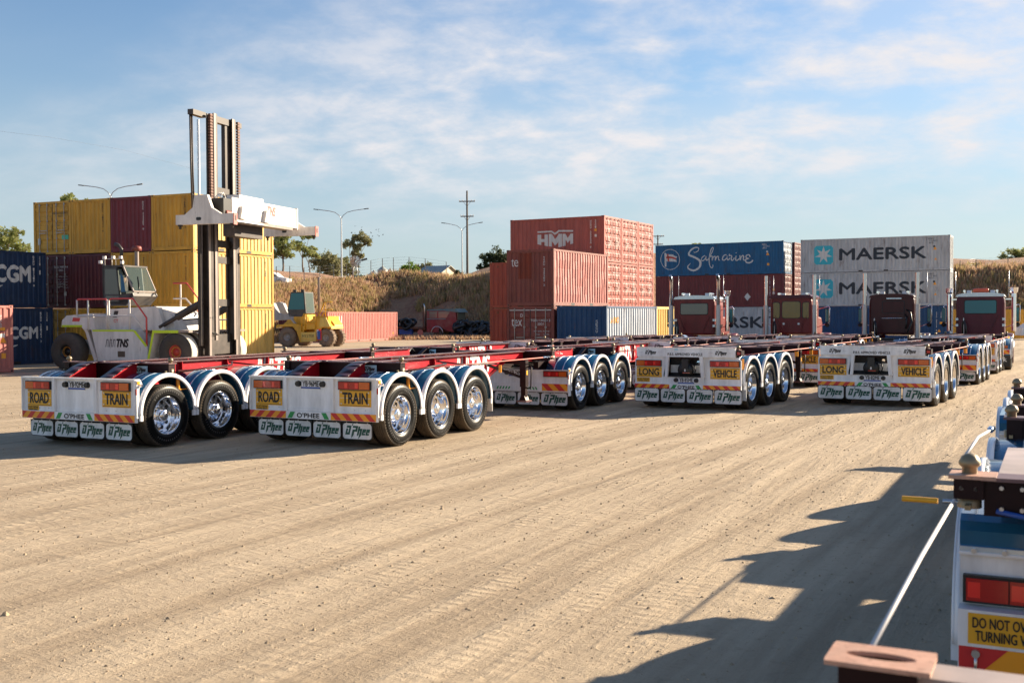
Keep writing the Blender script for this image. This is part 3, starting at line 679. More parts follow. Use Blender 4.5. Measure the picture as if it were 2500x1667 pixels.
def flaps(parent, z0=.14, z1=.405, y=.03, xs=((-1.13, -.585), (-.565, -.02), (0, .545), (.565, 1.2))):
    for x0, x1 in xs:
        b = MB().m('black').prism(rounded(x0, x1, z0, z1, .06), 'y', y, y+.012)
        b.m('flap_white').shape(rounded(x0+.012, x1-.012, z0+.012, z1-.012, .05, True), (0, y, 0), X, Z, FN, off=.003)
        ophee(b, (x0+x1)/2, (z0+z1)/2+.01, (x1-x0)*.82, y-.003)
        b.m('steel')
        for k in (.15, .5, .85): b.cyl((x0+(x1-x0)*k, y, z1-.006), (x0+(x1-x0)*k, y-.012, z1-.006), .009, n=6)
        b.build('mud_flap', parent)
def bolster(parent, y, z=1.31, hh=.27, label=True, lamp=False, locks=True, slot=False, tw=1.12, xl=1.17):
    b = MB().m('maroon').box(-1.05, 1.05, y-.045, y+.05, z-hh, z-(.046 if slot else .016))
    zf = z-.03 if slot else z; b.m('sunlit_plate' if slot else 'flange').box(-1.06, 1.06, y-(.05 if slot else .085), y+(.06 if slot else .085), zf-.016, zf)
    for s in (-1, 1):
        b.m('salmon_plate' if slot or hh == .17 else 'flange')
        if slot:                                                 # end plate with an oval slot
            x0, x1 = sorted((s*1.0, s*(xl+.045))); o = 0
            cx = (x0+x1)/2; el = [(cx+.072*math.cos(a*PI/20), y-.045+.026*math.sin(a*PI/20)) for a in range(40)]
            outer = []
            for px, py in el:
                dx, dy = px-cx, py-(y-.045); k = min((x1-x0)/2/abs(dx) if abs(dx) > 1e-6 else 9e9, .075/abs(dy) if abs(dy) > 1e-6 else 9e9); outer.append((cx+dx*k, y-.045+dy*k))
            for zz in (z+.002, z-.008): b.add([(p[0], p[1], zz) for p in el+outer], [(i, (i+1) % 40, 40+(i+1) % 40, 40+i) for i in range(40)])
            b.add([(p[0], p[1], q) for q in (z+.002, z-.008) for p in el], [(i, (i+1) % 40, 40+(i+1) % 40, 40+i) for i in range(40)])
            b.add([(p[0], p[1], q) for q in (z+.002, z-.008) for p in outer], [(i, (i+1) % 40, 40+(i+1) % 40, 40+i) for i in range(40)])
            b.m('maroon').box(cx-.08, cx+.08, y-.10, y+.01, z-.13, z-.010)
        else:
            b.box(min(s*1.0, s*xl), max(s*1.0, s*xl), y-.09, y+.09, z-.012, z+.004)
            b.m('maroon').box(min(s*1.05, s*(xl-.02)), max(s*1.05, s*(xl-.02)), y-.07, y+.07, z-(.10 if hh == .17 else .17), z-.012)
    o = b.build('bolster', parent)
    if label:
        q = MB().m('plate_blue').box(.42, .69, y-.066, y-.058, z-.17, z-.05); ophee(q, .555, z-.11, .2, y-.066, 'ink'); q.build('maker_plate', o)
    if lamp:
        for s in (-1, 1):
            q = MB().m('amber', True).cyl((s*1.10, y, z-.30), (s*1.10, y, z-.17), .045, n=10); q.build('marker_lamp', o)
    if locks:
        for s in (-1, 1): link('twist_lock', TWIST, parent, (s*tw, y, z))
def twist_mesh():
    b = MB().m('gold', True); b.lathe([(.032, -.005), (.032, .03), (.038, .034), (.046, .042), (.045, .056), (.032, .080), (.014, .090), (.001, .091)], (0, 0, 0), 'z', 14)
    b.lathe([(.05, -.145), (.05, -.095), (.03, -.09), (.03, -.02)], (0, 0, 0), 'z', 10); b.sm = False; b.box(-.012, .012, -.12, -.02, -.14, -.12)
    return b.mesh('twist_lock')
TWIST = twist_mesh()
def rails(parent, y0, y1, web, rear=None, tns=None, top=1.31, neck=None):
    """two deep I-beams; web = (y0, y1, depth)"""
    for s in (-1, 1):
        x = s*.46; b = MB().m('red_paint')
        w0, w1, dp = web; nk = neck or (w1, y1, .2)
        pts = [(w0, top-.016), (w0, top-dp*.6), (w0+.35, top-dp), (w1-.9, top-dp), (w1, top-nk[2]), (y1, top-nk[2]), (y1, top-.016)]
        b.prism(pts, 'x', x-.007, x+.007)
        b.m('flange').box(x-.075, x+.075, y0, y1, top-.016, top)
        b.m('red_paint'); P = pts[2:6]
        for p, q in zip(P, P[1:]): b.bar((x, p[0], p[1]-.008), (x, q[0], q[1]-.008), .15, .014)
        k = w0+.8
        while k < w1-1: b.box(x-.07, x-.008, k, k+.012, top-dp+.01, top-.02); b.box(x+.008, x+.07, k, k+.012, top-dp+.01, top-.02); k += 1.15
        o = b.build('main_rail', parent)
        if tns and s > 0:
            q = MB(); O = (x+.007, 0, 0); yy, zz, hh = tns; q.m('logo_grey')
            for i in range(3):
                u = yy-.62+i*.17; q.shape([(u, zz-hh/2), (u+.05, zz-hh/2), (u+.10, zz+hh/2-.04), (u+.05, zz+hh/2-.04), (u+.03, zz+hh/2)][:4], O, Y, Z, X)
                q.shape([(u+.05, zz+hh/2-.05), (u+.15, zz+hh/2-.05), (u+.13, zz+hh/2), (u+.04, zz+hh/2)], O, Y, Z, X); q.shape([(u+.12, zz-hh/2), (u+.16, zz-hh/2), (u+.16, zz+hh/2-.02), (u+.11, zz+hh/2-.02)], O, Y, Z, X)
            q.m('white_ink').text('TNS', O, Y, Z, X, yy+.33, zz, hh, .78, .05, .2); q.text('LOGISTICS', O, Y, Z, X, yy+.42, zz-hh*.5-.055, .05, .5, .02)
            q.build('lettering', o)
def deck_cross(parent, ys, z=1.27):
    for y in ys:
        b = MB().m('maroon').box(-.39, .39, y-.04, y+.04, z-.16, z-.02); b.build('cross_member', parent)
def brace(parent, y0, y1, z=1.25):
    b = MB().m('flange'); b.bar((-.38, y0, z), (.38, y1, z), .06, .01); b.bar((.38, y0, z-.012), (-.38, y1, z-.012), .06, .01); b.build('cross_brace', parent)
def leg(parent, y, zb=.34):
    for s in (-1, 1):
        x = s*.93; b = MB().m('maroon').box(x-.065, x+.065, y-.065, y+.065, .62, 1.16); b.box(x-.05, x+.05, y-.05, y+.05, zb+.06, .62)
        b.m('flange').box(x-.11, x+.11, y-.13, y+.13, zb-.02, zb+.012); b.m('maroon').prism([(x-.08, zb), (x+.08, zb), (x+.04, zb+.1), (x-.04, zb+.1)], 'y', y-.08, y+.08)
        b.bar((x, y+.05, .78), (s*.5, y-.75, 1.08), .05, .05); b.box(min(x, s*.45), max(x, s*.45), y-.05, y+.05, 1.08, 1.17)
        o = b.build('landing_leg', parent)
        q = MB().m('maroon', True).tube([(x+s*.07, y, 1.02), (x+s*.16, y, 1.02), (x+s*.17, y-.02, 1.0), (x+s*.17, y-.05, .62), (x+s*.16, y-.05, .60), (x+s*.05, y-.05, .60)], .014)
        q.build('crank_handle', o)
        if s > 0: MB().m('sign_yellow').box(x+.066, x+.069, y-.03, y+.03, .86, .95).build('sticker', o)
def running_gear(t, y1, n=3, guards=True, xo=1.115):
    for i in range(n):
        y = y1+i*SP
        for s in (-1, 1):
            wheel(t, s*xo, y)
            if guards:
                g = link('mudguard', GUARD, t, (s*1.25, y, RT+.06)); e = link('edge_trim', TRIM, g)
                if s < 0: g.rotation_euler = (0, 0, PI)
        b = MB().m('dark', True).cyl((-.6, y, RT), (.6, y, RT), .075, n=10); b.sm = False; b.m('dark').box(-.5, -.36, y-.5, y+.12, .55, .68); b.box(.36, .5, y-.5, y+.12, .55, .68)
        b.box(-.46, -.38, y-.06, y+.06, RT, .95); b.box(.38, .46, y-.06, y+.06, RT, .95); b.build('axle', t)
    if guards:
        for s in (-1, 1):
            y = y1+(n-.5)*SP+.03
            b = MB().m('flap_white').box(min(s*.66, s*1.24), max(s*.66, s*1.24), y, y+.012, .30, .62); b.build('guard_tail', t)
def strap_bar(t, y0, y1, z=1.19):
    b = MB().m('strap_pink', True).tube([(1.185, y0, z), (1.185, y1, z+.01)], .011)
    b.m('chrome', True).tube([(1.185, y1-.5, z+.008), (1.185, y1-.42, z+.01), (1.185, y1-.12, z+.01)], [.012, .022, .018]); b.build('tie_rod', t)
    b = MB().m('amber', True).cyl((1.19, y0-.02, z-.30), (1.19, y0-.02, z-.08), .03, n=8); b.m('amber').box(1.17, 1.21, y0-.03, y0+.28, z-.31, z-.295); b.build('lock_bracket', t)
plain('strap_pink', (.45, .12, .09), .5)
def side_marker(t, z=1.0, x=1.245):
    b = MB().m('white_paint').prism([(-.02, z-.5), (.10, z-.5), (.10, z-.40), (.035, z-.34), (.035, z-.05), (.10, z+.02), (.06, z+.09), (-.02, z+.09)], 'x', x-.02, x)
    b.m('amber').box(x-.01, x+.012, -.015, .04, z+.02, z+.07); b.m('lens_red').box(x-.02, x+.004, -.026, -.018, z-.14, z-.05); b.m('chrome', True).cyl((x, .05, z), (x+.05, .05, z), .03, .02, 8)
    b.build('end_bracket', t)
GRP = 'skeletal trailers parked in rows'
def train(label, P, yaw, pl):
    t = thing('skeletal_trailer', label, 'trailer', P, yaw, GRP); w = 'white_paint'
    b = MB().m(w).box(-1.225, 1.225, .0, .02, .555, 1.09); b.box(-1.235, 1.235, -.045, .06, 1.075, 1.098); b.box(-1.225, 1.225, -.02, .02, .43, .555)
    for x in (-1.225, -.535, .375, 1.205): b.box(x, x+.02 if x > 1 or x < -1 else x+.055, -.045, .0, .552, 1.075)
    b.box(-.48, .375, -.012, 0, .56, .6)
    b.m('steel')
    for x in (-.86, -.66, .6, .8, 1.0): b.cyl((x, -.0, .60), (x, -.012, .60), .008, n=6)
    p = b.build('rear_panel', t)
    b = MB().m('ink', True).tube([(-.50, -.014, 1.03), (-.495, -.02, .8), (-.51, -.02, .7)], .004); b.tube([(.36, -.014, 1.03), (.365, -.02, .85), (.37, -.02, .66)], .004); b.build('cable', p)
    tail_light(p, -.87, .965, y=-.0); tail_light(p, .81, .98, .60, y=-.0); sign(p, 'ROAD', -.86, .76, .53, .26, -.0); sign(p, 'TRAIN', .81, .785, .59, .26, -.0); small_sign(p, -1.0, .59, .25, .085, -.002)
    plate(p, pl, -.03, .975, -.0); strip(p, .432, .55, -.5, .37, -.02); flaps(t, xs=((-1.11, -.59), (-.565, -.045), (-.02, .52), (.545, 1.1))); side_marker(t)
    for s in (-1, 1):                                            # swan-necked arms down to the rear panel
        x = s*.46; top = [(1.0, 1.31), (.72, 1.308), (.55, 1.285), (.40, 1.235), (.22, 1.14), (.08, 1.075), (.02, 1.06)]
        b = MB().m('red_paint'); pts = top+[(.02, .86), (.35, .88), (.55, .95), (.72, 1.02), (1.0, 1.03)]; b.prism(pts, 'x', x-.007, x+.007)
        b.m('arm', True)
        for p0, q0 in zip(top, top[1:]): b.bar((x, p0[0], p0[1]+.006), (x, q0[0], q0[1]+.006), .24, .014)
        b.build('swan_neck', t)
    rails(t, .95, 9.3, (.95, 5.7, .52), tns=(4.4, 1.10, .34)); bolster(t, .84); bolster(t, 6.7, label=False, hh=.2)
    deck_cross(t, (.92, 2.2, 3.5, 4.8, 6.0, 7.5, 8.8)); brace(t, 1.3, 3.2); brace(t, 3.7, 5.6); running_gear(t, .645); leg(t, 5.75); strap_bar(t, .95, 6.6)
    b = MB().m('dark').box(-1.05, 1.05, .25, .33, .80, 1.05); b.box(-.38, .38, .3, 4.6, .62, .86); b.build('beam_and_shade_box', t)  # cross beam, plus a dark box added under the deck for shadow
    b = MB().m('maroon', True).tube([(1.13, .95, 1.16), (1.05, 2.4, 1.22), (.55, 3.0, 1.24)], .016); b.tube([(.56, 2.9, 1.24), (.9, 3.4, 1.16), (1.12, 4.2, 1.15)], .014); b.m('amber', True).cyl((1.13, 4.3, .98), (1.13, 4.3, 1.12), .03, n=8); b.build('side_guide', t)
    return t
paint('arm', (.035, .014, .020), .32, .10, coat=.1, dirt=(.12, .08, .08))
def lead(label, P, yaw, yb=(2.9, 8.75), caution=False, legs=False, slot=False, wide=False, rx=10.6, gear=True):
    t = thing('skeletal_trailer', label, 'trailer', P, yaw, GRP); w = 'white_paint'
    zt = .965 if wide else .88; zl = .735 if wide else .60
    b = MB().m(w).box(-1.225, 1.225, 0, .02, zl, zt); b.box(-1.225, 1.225, -.03 if not wide else -.11, .02, .43 if not wide else .40, zl); b.m('guard_trim').box(-1.228, 1.228, -.035, .03, zt, zt+.012)
    p = b.build('rear_panel', t); lz = zt-.075 if not wide else .81
    tail_light(p, -.93, lz, .56, .125, -.0, not wide); tail_light(p, .93, lz, .56, .125, -.0, not wide); plate(p, 'YB 74ME', 0, lz, -.0); y = -.03 if not wide else -.11
    for x0, x1, ln in ((-1.22, -.62, 1), (.62, 1.22, -1)):
        q = MB(); chevrons(q, x0, x1, *((.445, .595) if not wide else (.415, .572)), y, ln, .14 if not wide else .2); o = q.build('reflective_strip', p)
        if wide:
            for x in (-1.15, -.9) if x0 < 0 else (.9, 1.15): q = MB().m('steel', True); q.cyl((x, y, .445), (x, y-.02, .445), .018, n=10); q.cyl((x, y, .545), (x, y-.02, .545), .018, n=10); q.bar((x, y-.012, .445), (x, y-.012, .545), .012, .008); q.build('clamp_bolt', o)
        q = MB().m('green')
        for i in range(5): s = ln*-1; u = s*(.2+i*.07); q.shape([(u, .46), (u+.035, .46), (u+.035+s*-.03, .52), (u-s*.03, .52)], (0, y, 0), X, Z, FN)
        q.build('green_stripes', p)
    if wide:
        for s in (-1, 1):
            x0, x1 = sorted((s*1.225, s*.60)); q = MB().m('guard_blue'); q.prism([(-.01, .965), (-.02, 1.07), (.0, 1.11), (.05, 1.135), (.7, 1.16), (.7, 1.145), (.06, 1.12), (.01, 1.07), (.0, .965)], 'x', x0, x1)
            q.m('bead').box(x0, x1, -.03, -.012, .965, 1.0); q.m('steel', True)
            for k in range(5): xx = x0+.06+k*(x1-x0-.12)/4; q.cyl((xx, -.03, .983), (xx, -.042, .983), .012, n=8)
            q.build('rear_guard', t)
    if caution: small_sign(p, -.99, .655, .385, .135, -.11)
    b = MB().m('steel').box(-1.225, 1.225, -.02, .04, .408, .428); b.build('flap_rail', t)
    flaps(t, .12, .405); side_marker(t, .84 if not wide else .93)
    b = MB().m('maroon')
    for s in (-1, 1): b.box(s*.46-.06, s*.46+.06, .0, yb[0]+.1, .90, 1.06); b.prism([(yb[0]-.7, 1.05), (yb[0], 1.05), (yb[0], 1.30), (yb[0]-.15, 1.30)], 'x', s*.46-.05, s*.46+.05)
    b.m('dark'); b.box(-.5, .5, .3, 3.6, .62, .9); b.m('steel').box(-.5, .5, 1.0, 1.9, 1.07, 1.12); b.m('black', True)  # dark box under the deck added for shadow
    for k in range(4): b.tube([(.2-.12*k, 2.75, 1.15), (.25-.12*k, 2.45, 1.3), (.3-.14*k, 2.1, 1.12), (.3-.14*k, 1.95, 1.05)], .018)
    b.build('fifth_wheel_deck', t)
    rails(t, yb[0]-.15, rx, (yb[0], min(yb[1]-.6, rx-2.5), .46), tns=(yb[0]+2.6, 1.08, .32) if yb[1]-yb[0] > 4 else None, neck=(0, 0, .2))
    bolster(t, yb[0], label=not wide and not slot); bolster(t, yb[1], label=False, hh=.2, slot=slot, locks=not slot, z=1.31); deck_cross(t, [yb[0]+1.2*i for i in range(1, 6)])
    running_gear(t, .66); strap_bar(t, yb[0]+.1, yb[1])
    if legs: leg(t, rx-3.2)
    return t
def longv(label, P, yaw, pl, legs=True, rx=8.4):
    t = thing('skeletal_trailer', label, 'trailer', P, yaw, GRP); w = 'white_paint'
    b = MB().m(w).box(-1.17, 1.10, -.05, .02, 1.14, 1.335); b.box(-1.18, 1.11, -.06, .03, 1.335, 1.345)
    for x in (-.53, .47): b.box(x, x+.03, -.056, -.05, 1.14, 1.335)
    h = b.build('header_board', t)
    b = MB(); ophee(b, -.84, 1.235, .26, -.05, 'ink'); ophee(b, .78, 1.235, .26, -.05, 'ink'); b.m('ink').text('P.B.S. APPROVED VEHICLE', (0, -.05, 0), X, Z, FN, -.03, 1.20, .056, .80, .025)
    b.m('logo_grey')
    for x in (-.84, .78):
        for s in (-1, 1): b.shape([(x+s*.18, 1.228), (x+s*.30, 1.232), (x+s*.18, 1.242)], (0, -.05, 0), X, Z, FN)
    b.m('plate_blue').shape([(-.28, 1.285), (-.18, 1.285), (-.20, 1.325), (-.26, 1.325)], (0, -.05, 0), X, Z, FN); b.build('lettering', h)
    b = MB().m(w); b.prism([(-1.225, .545), (-.55, .545), (-.55, .75), (-.47, 1.14), (-1.14, 1.14), (-1.225, 1.07)], 'y', 0, .02); b.prism([(.40, .545), (1.225, .545), (1.225, 1.07), (1.13, 1.14), (.34, 1.14), (.42, .75)], 'y', 0, .02)
    b.box(-.55, .40, .0, .02, .545, .70); b.box(-1.225, 1.225, -.02, .02, .43, .545); b.prism([(-.50, .70), (-.44, .70), (-.40, 1.14), (-.47, 1.14)], 'y', -.06, 0); b.prism([(.34, .70), (.42, .70), (.38, 1.14), (.30, 1.14)], 'y', -.06, 0)
    b.box(-.5, .4, .30, .32, .78, .95); b.m('dark').box(-.5, .4, .32, .36, .70, 1.14); b.m('maroon').box(-.5, .4, .05, .3, 1.09, 1.14); b.m('dark').box(-.5, .4, -.02, .32, .70, .72)
    p = b.build('rear_panel', t)
    b = MB().m('black', True); b.lathe([(.02, -.02), (.17, -.02), (.18, 0), (.18, .05), (.02, .06)], (-.06, .05, .85), 'y', 16); b.sm = False; b.box(-.13, .02, -.0, .2, .88, 1.09); b.m('black', True).tube([(.05, .0, 1.0), (.18, -.02, .96), (.2, -.02, .85), (.17, -.02, .76)], .014)
    b.m('white_ink').box(-.075, -.045, .022, .028, .82, .88); b.m('lens_red').box(-.12, .05, .022, .028, .785, .80); b.build('coupling', t)
    b = MB().m('chrome', True)
    for x in (.17, .3): b.cyl((x, .30, 1.02), (x, .24, 1.02), .035, n=10)
    for x in (.28, .35): b.cyl((x, .30, .86), (x, .25, .86), .025, n=8)
    b.build('air_coupling', t)
    tail_light(p, -.89, .995, .60, y=-.0); tail_light(p, .86, 1.0, .66, y=-.0); sign(p, 'LONG', -.89, .80, .60, .23, -.0); sign(p, 'VEHICLE', .86, .795, .66, .24, -.0); small_sign(p, -1.03, .625, .31, .095, -.0)
    plate(p, pl, -.02, .622, -.0); strip(p, .432, .54, -.40, .375, -.02); flaps(t, z1=.45, y=-.05, xs=((-1.225, -.63), (-.60, -.02), (.005, .61), (.635, 1.255)))
    b = MB().m('deck_plate').box(-.385, .385, .05, 3.0, 1.285, 1.296); b.build('deck_plate', t)
    rails(t, .03, rx, (.6, 5.6, .50), tns=(4.0, 1.06, .32)); bolster(t, .10, label=False, hh=.16); bolster(t, 5.95, label=False, hh=.2, lamp=True)
    for y in (2.1, 3.3, 4.6): bolster(t, y, label=False, hh=.18, lamp=True, locks=False)
    b = MB().m('lens_red').box(1.13, 1.20, -.01, .0, 1.20, 1.26); b.m('maroon').box(1.05, 1.22, .0, .2, 1.17, 1.29); b.build('side_lamp', t)
    deck_cross(t, (3.6, 5.2, 6.6, 7.6)); running_gear(t, .70); strap_bar(t, .2, 5.9)
    b = MB().m('white_paint').box(.76, 1.28, .15, .165, .22, .62); b.m('maroon').box(.76, 1.28, .15, .165, .62, .80); b.build('inner_flap', t)
    if legs: leg(t, 5.4)
    b = MB().m('dark').box(-.42, .42, .4, 4.9, .62, .84); b.build('beam_and_shade_box', t)  # dark box added between the wheels for shadow
    return t
def along(O, yaw, s, x=0):
    p = (O[0]+math.sin(yaw)*s+math.cos(yaw)*x, O[1]+math.cos(yaw)*s-math.sin(yaw)*x); return (p[0], p[1], gz(*p))
O92, Y92, O96, Y96, O85, Y85, O82, Y82 = (-6.853, 17.195), .45, (-3.15, 17.167), .461, (3.812, 23.726), .53, (8.074, 24.335), .53
train('leftmost trailer with a ROAD TRAIN panel, plate YB 92ME, beside the white handler', along(O92, Y92, 0), Y92, 'YB·92ME')
lead('low panel lead trailer coupled ahead of the leftmost ROAD TRAIN trailer', along(O92, Y92, 7.3), Y92, legs=True)
longv('trailer third in the leftmost row, its header board hidden among deck rails', along(O92, Y92, 14.6), Y92, 'YB·71ME')
longv('trailer fourth in the leftmost row, nearest the red cab with two slanted stacks', along(O92, Y92, 22.6), Y92, 'YB·70ME', rx=7.6)
train('trailer with a ROAD TRAIN panel, plate YB 96ME, right of the leftmost one', along(O96, Y96, 0), Y96, 'YB·96ME')
lead('lead trailer with a low white panel behind the landing legs of the YB 96ME trailer', along(O96, Y96, 7.3), Y96, legs=True)
longv('trailer showing part of a VEHICLE sign left of the YB 85ME trailer', along(O96, Y96, 14.6), Y96, 'YB·69ME')
longv('trailer with a P.B.S. header board far ahead in the YB 96ME row', along(O96, Y96, 21.9), Y96, 'YB·68ME', rx=8.6)
longv('trailer with LONG VEHICLE signs and plate YB 85ME in the middle of the yard', along(O85, Y85, 0), Y85, 'YB·85ME')
longv('trailer with a VEHICLE sign in the gap between the YB 85ME and YB 82ME', along((4.89-1.225*.89, 23.1+1.225*.46), .458, 8.7), .50, 'YB·67ME')
longv('trailer whose header board shows just above the left rails of the YB 82ME one', along((3.3, 23.8), .455, 16.4), .49, 'YB·66ME', rx=6.6)
longv('trailer with LONG VEHICLE signs and plate YB 82ME, farthest right of the sign panels', along(O82, Y82, 0), Y82, 'YB·82ME')
lead('low panel trailer with one flap in view, just right of the YB 82ME wheels', along(O82, .505, 8.9), .51)
longv('third trailer of the YB 82ME row with a pale header seen over blue mudguards', along(O82, .50, 15.6), .50, 'YB·65ME', rx=5.5)
# the near row at the right, seen from above its decks
NY = .463; NO = (.756+1.11*math.cos(NY), 2.26-1.11*math.sin(NY))
def near(s): return along(NO, NY, s)
t = lead('nearest trailer, only its slotted corner plate and white deck beam in the bottom right corner', near(-6.56), NY, yb=(.9, 6.67), rx=10.4, slot=True)
bolster(t, 9.34, z=1.345, label=False, hh=.17, tw=1.11, xl=1.19); MB().m('sunlit_plate').box(-1.0, 1.0, 9.43, 10.5, 1.322, 1.340).build('deck_plate', t); t['near'] = 1
lead('near trailer with a large caution sign and red orange board at the right edge', along(NO, NY, 2.95, .065), NY, yb=(3.2, 4.35), caution=True, wide=True, rx=6.8)
lead('near trailer ahead of the caution sign one, its tail light cut by the right edge', near(8.3), NY, yb=(1.3, 7.1), wide=True, rx=7.9)
plain('strap_white', (.62, .60, .58), .45)
b = MB().m('strap_white', True)
def nw(x, s, z): p = along(NO, NY, s, x); return (p[0], p[1], z)
b.tube([nw(-1.16, .06, 1.26), nw(-1.165, 1.4, 1.255), nw(-1.16, 2.62, 1.25)], .0075, 8); o = b.build('tie_bar')
tag(o, 'white tie bar running from the slotted corner plate to the next bolster', 'tie bar', 'white tie bars on the near trailers')
b = MB().m('strap_white', True).tube([nw(-1.13, 2.80, 1.42), nw(-1.16, 4.2, 1.36), nw(-1.17, 5.95, 1.24)], .008, 8); b.m('chrome', True).tube([nw(-1.165, 5.5, 1.275), nw(-1.165, 5.62, 1.268), nw(-1.165, 5.9, 1.25)], [.012, .026, .02]); o = b.build('tie_bar')
tag(o, 'white tie bar with a chrome tensioner stretching ahead from the yellow handle lock', 'tie bar', 'white tie bars on the near trailers')
b = MB().m('strap_white', True).tube([nw(-1.13, 7.2, 1.24), nw(-1.16, 9.5, 1.20)], .010, 8); o = b.build('tie_bar')
tag(o, 'short white tie bar at the right edge beyond the tensioner', 'tie bar', 'white tie bars on the near trailers')
def near_fix():
    t = [o for o in bpy.data.objects if o.get('near')][0]; del t['near']
    b = MB().m('sign_yellow', True).cyl((-1.39, 9.34, 1.218), (-1.24, 9.34, 1.218), .0125, n=10); b.m('steel', True).cyl((-1.22, 9.34, 1.218), (-1.11, 9.34, 1.222), .010, n=8)
    b.m('steel', True)
    for x, z in ((-1.14, 1.29), (-1.08, 1.29), (-.98, 1.21), (-.90, 1.21), (-.98, 1.30), (-.90, 1.30)): b.cyl((x, 9.295, z), (x, 9.27, z), .010, n=6)
    b.m('blue_band', True).tube([(-1.0, 9.28, 1.20), (-.8, 9.26, 1.17), (-.5, 9.26, 1.2)], .012); b.build('lock_handle', t)
near_fix()
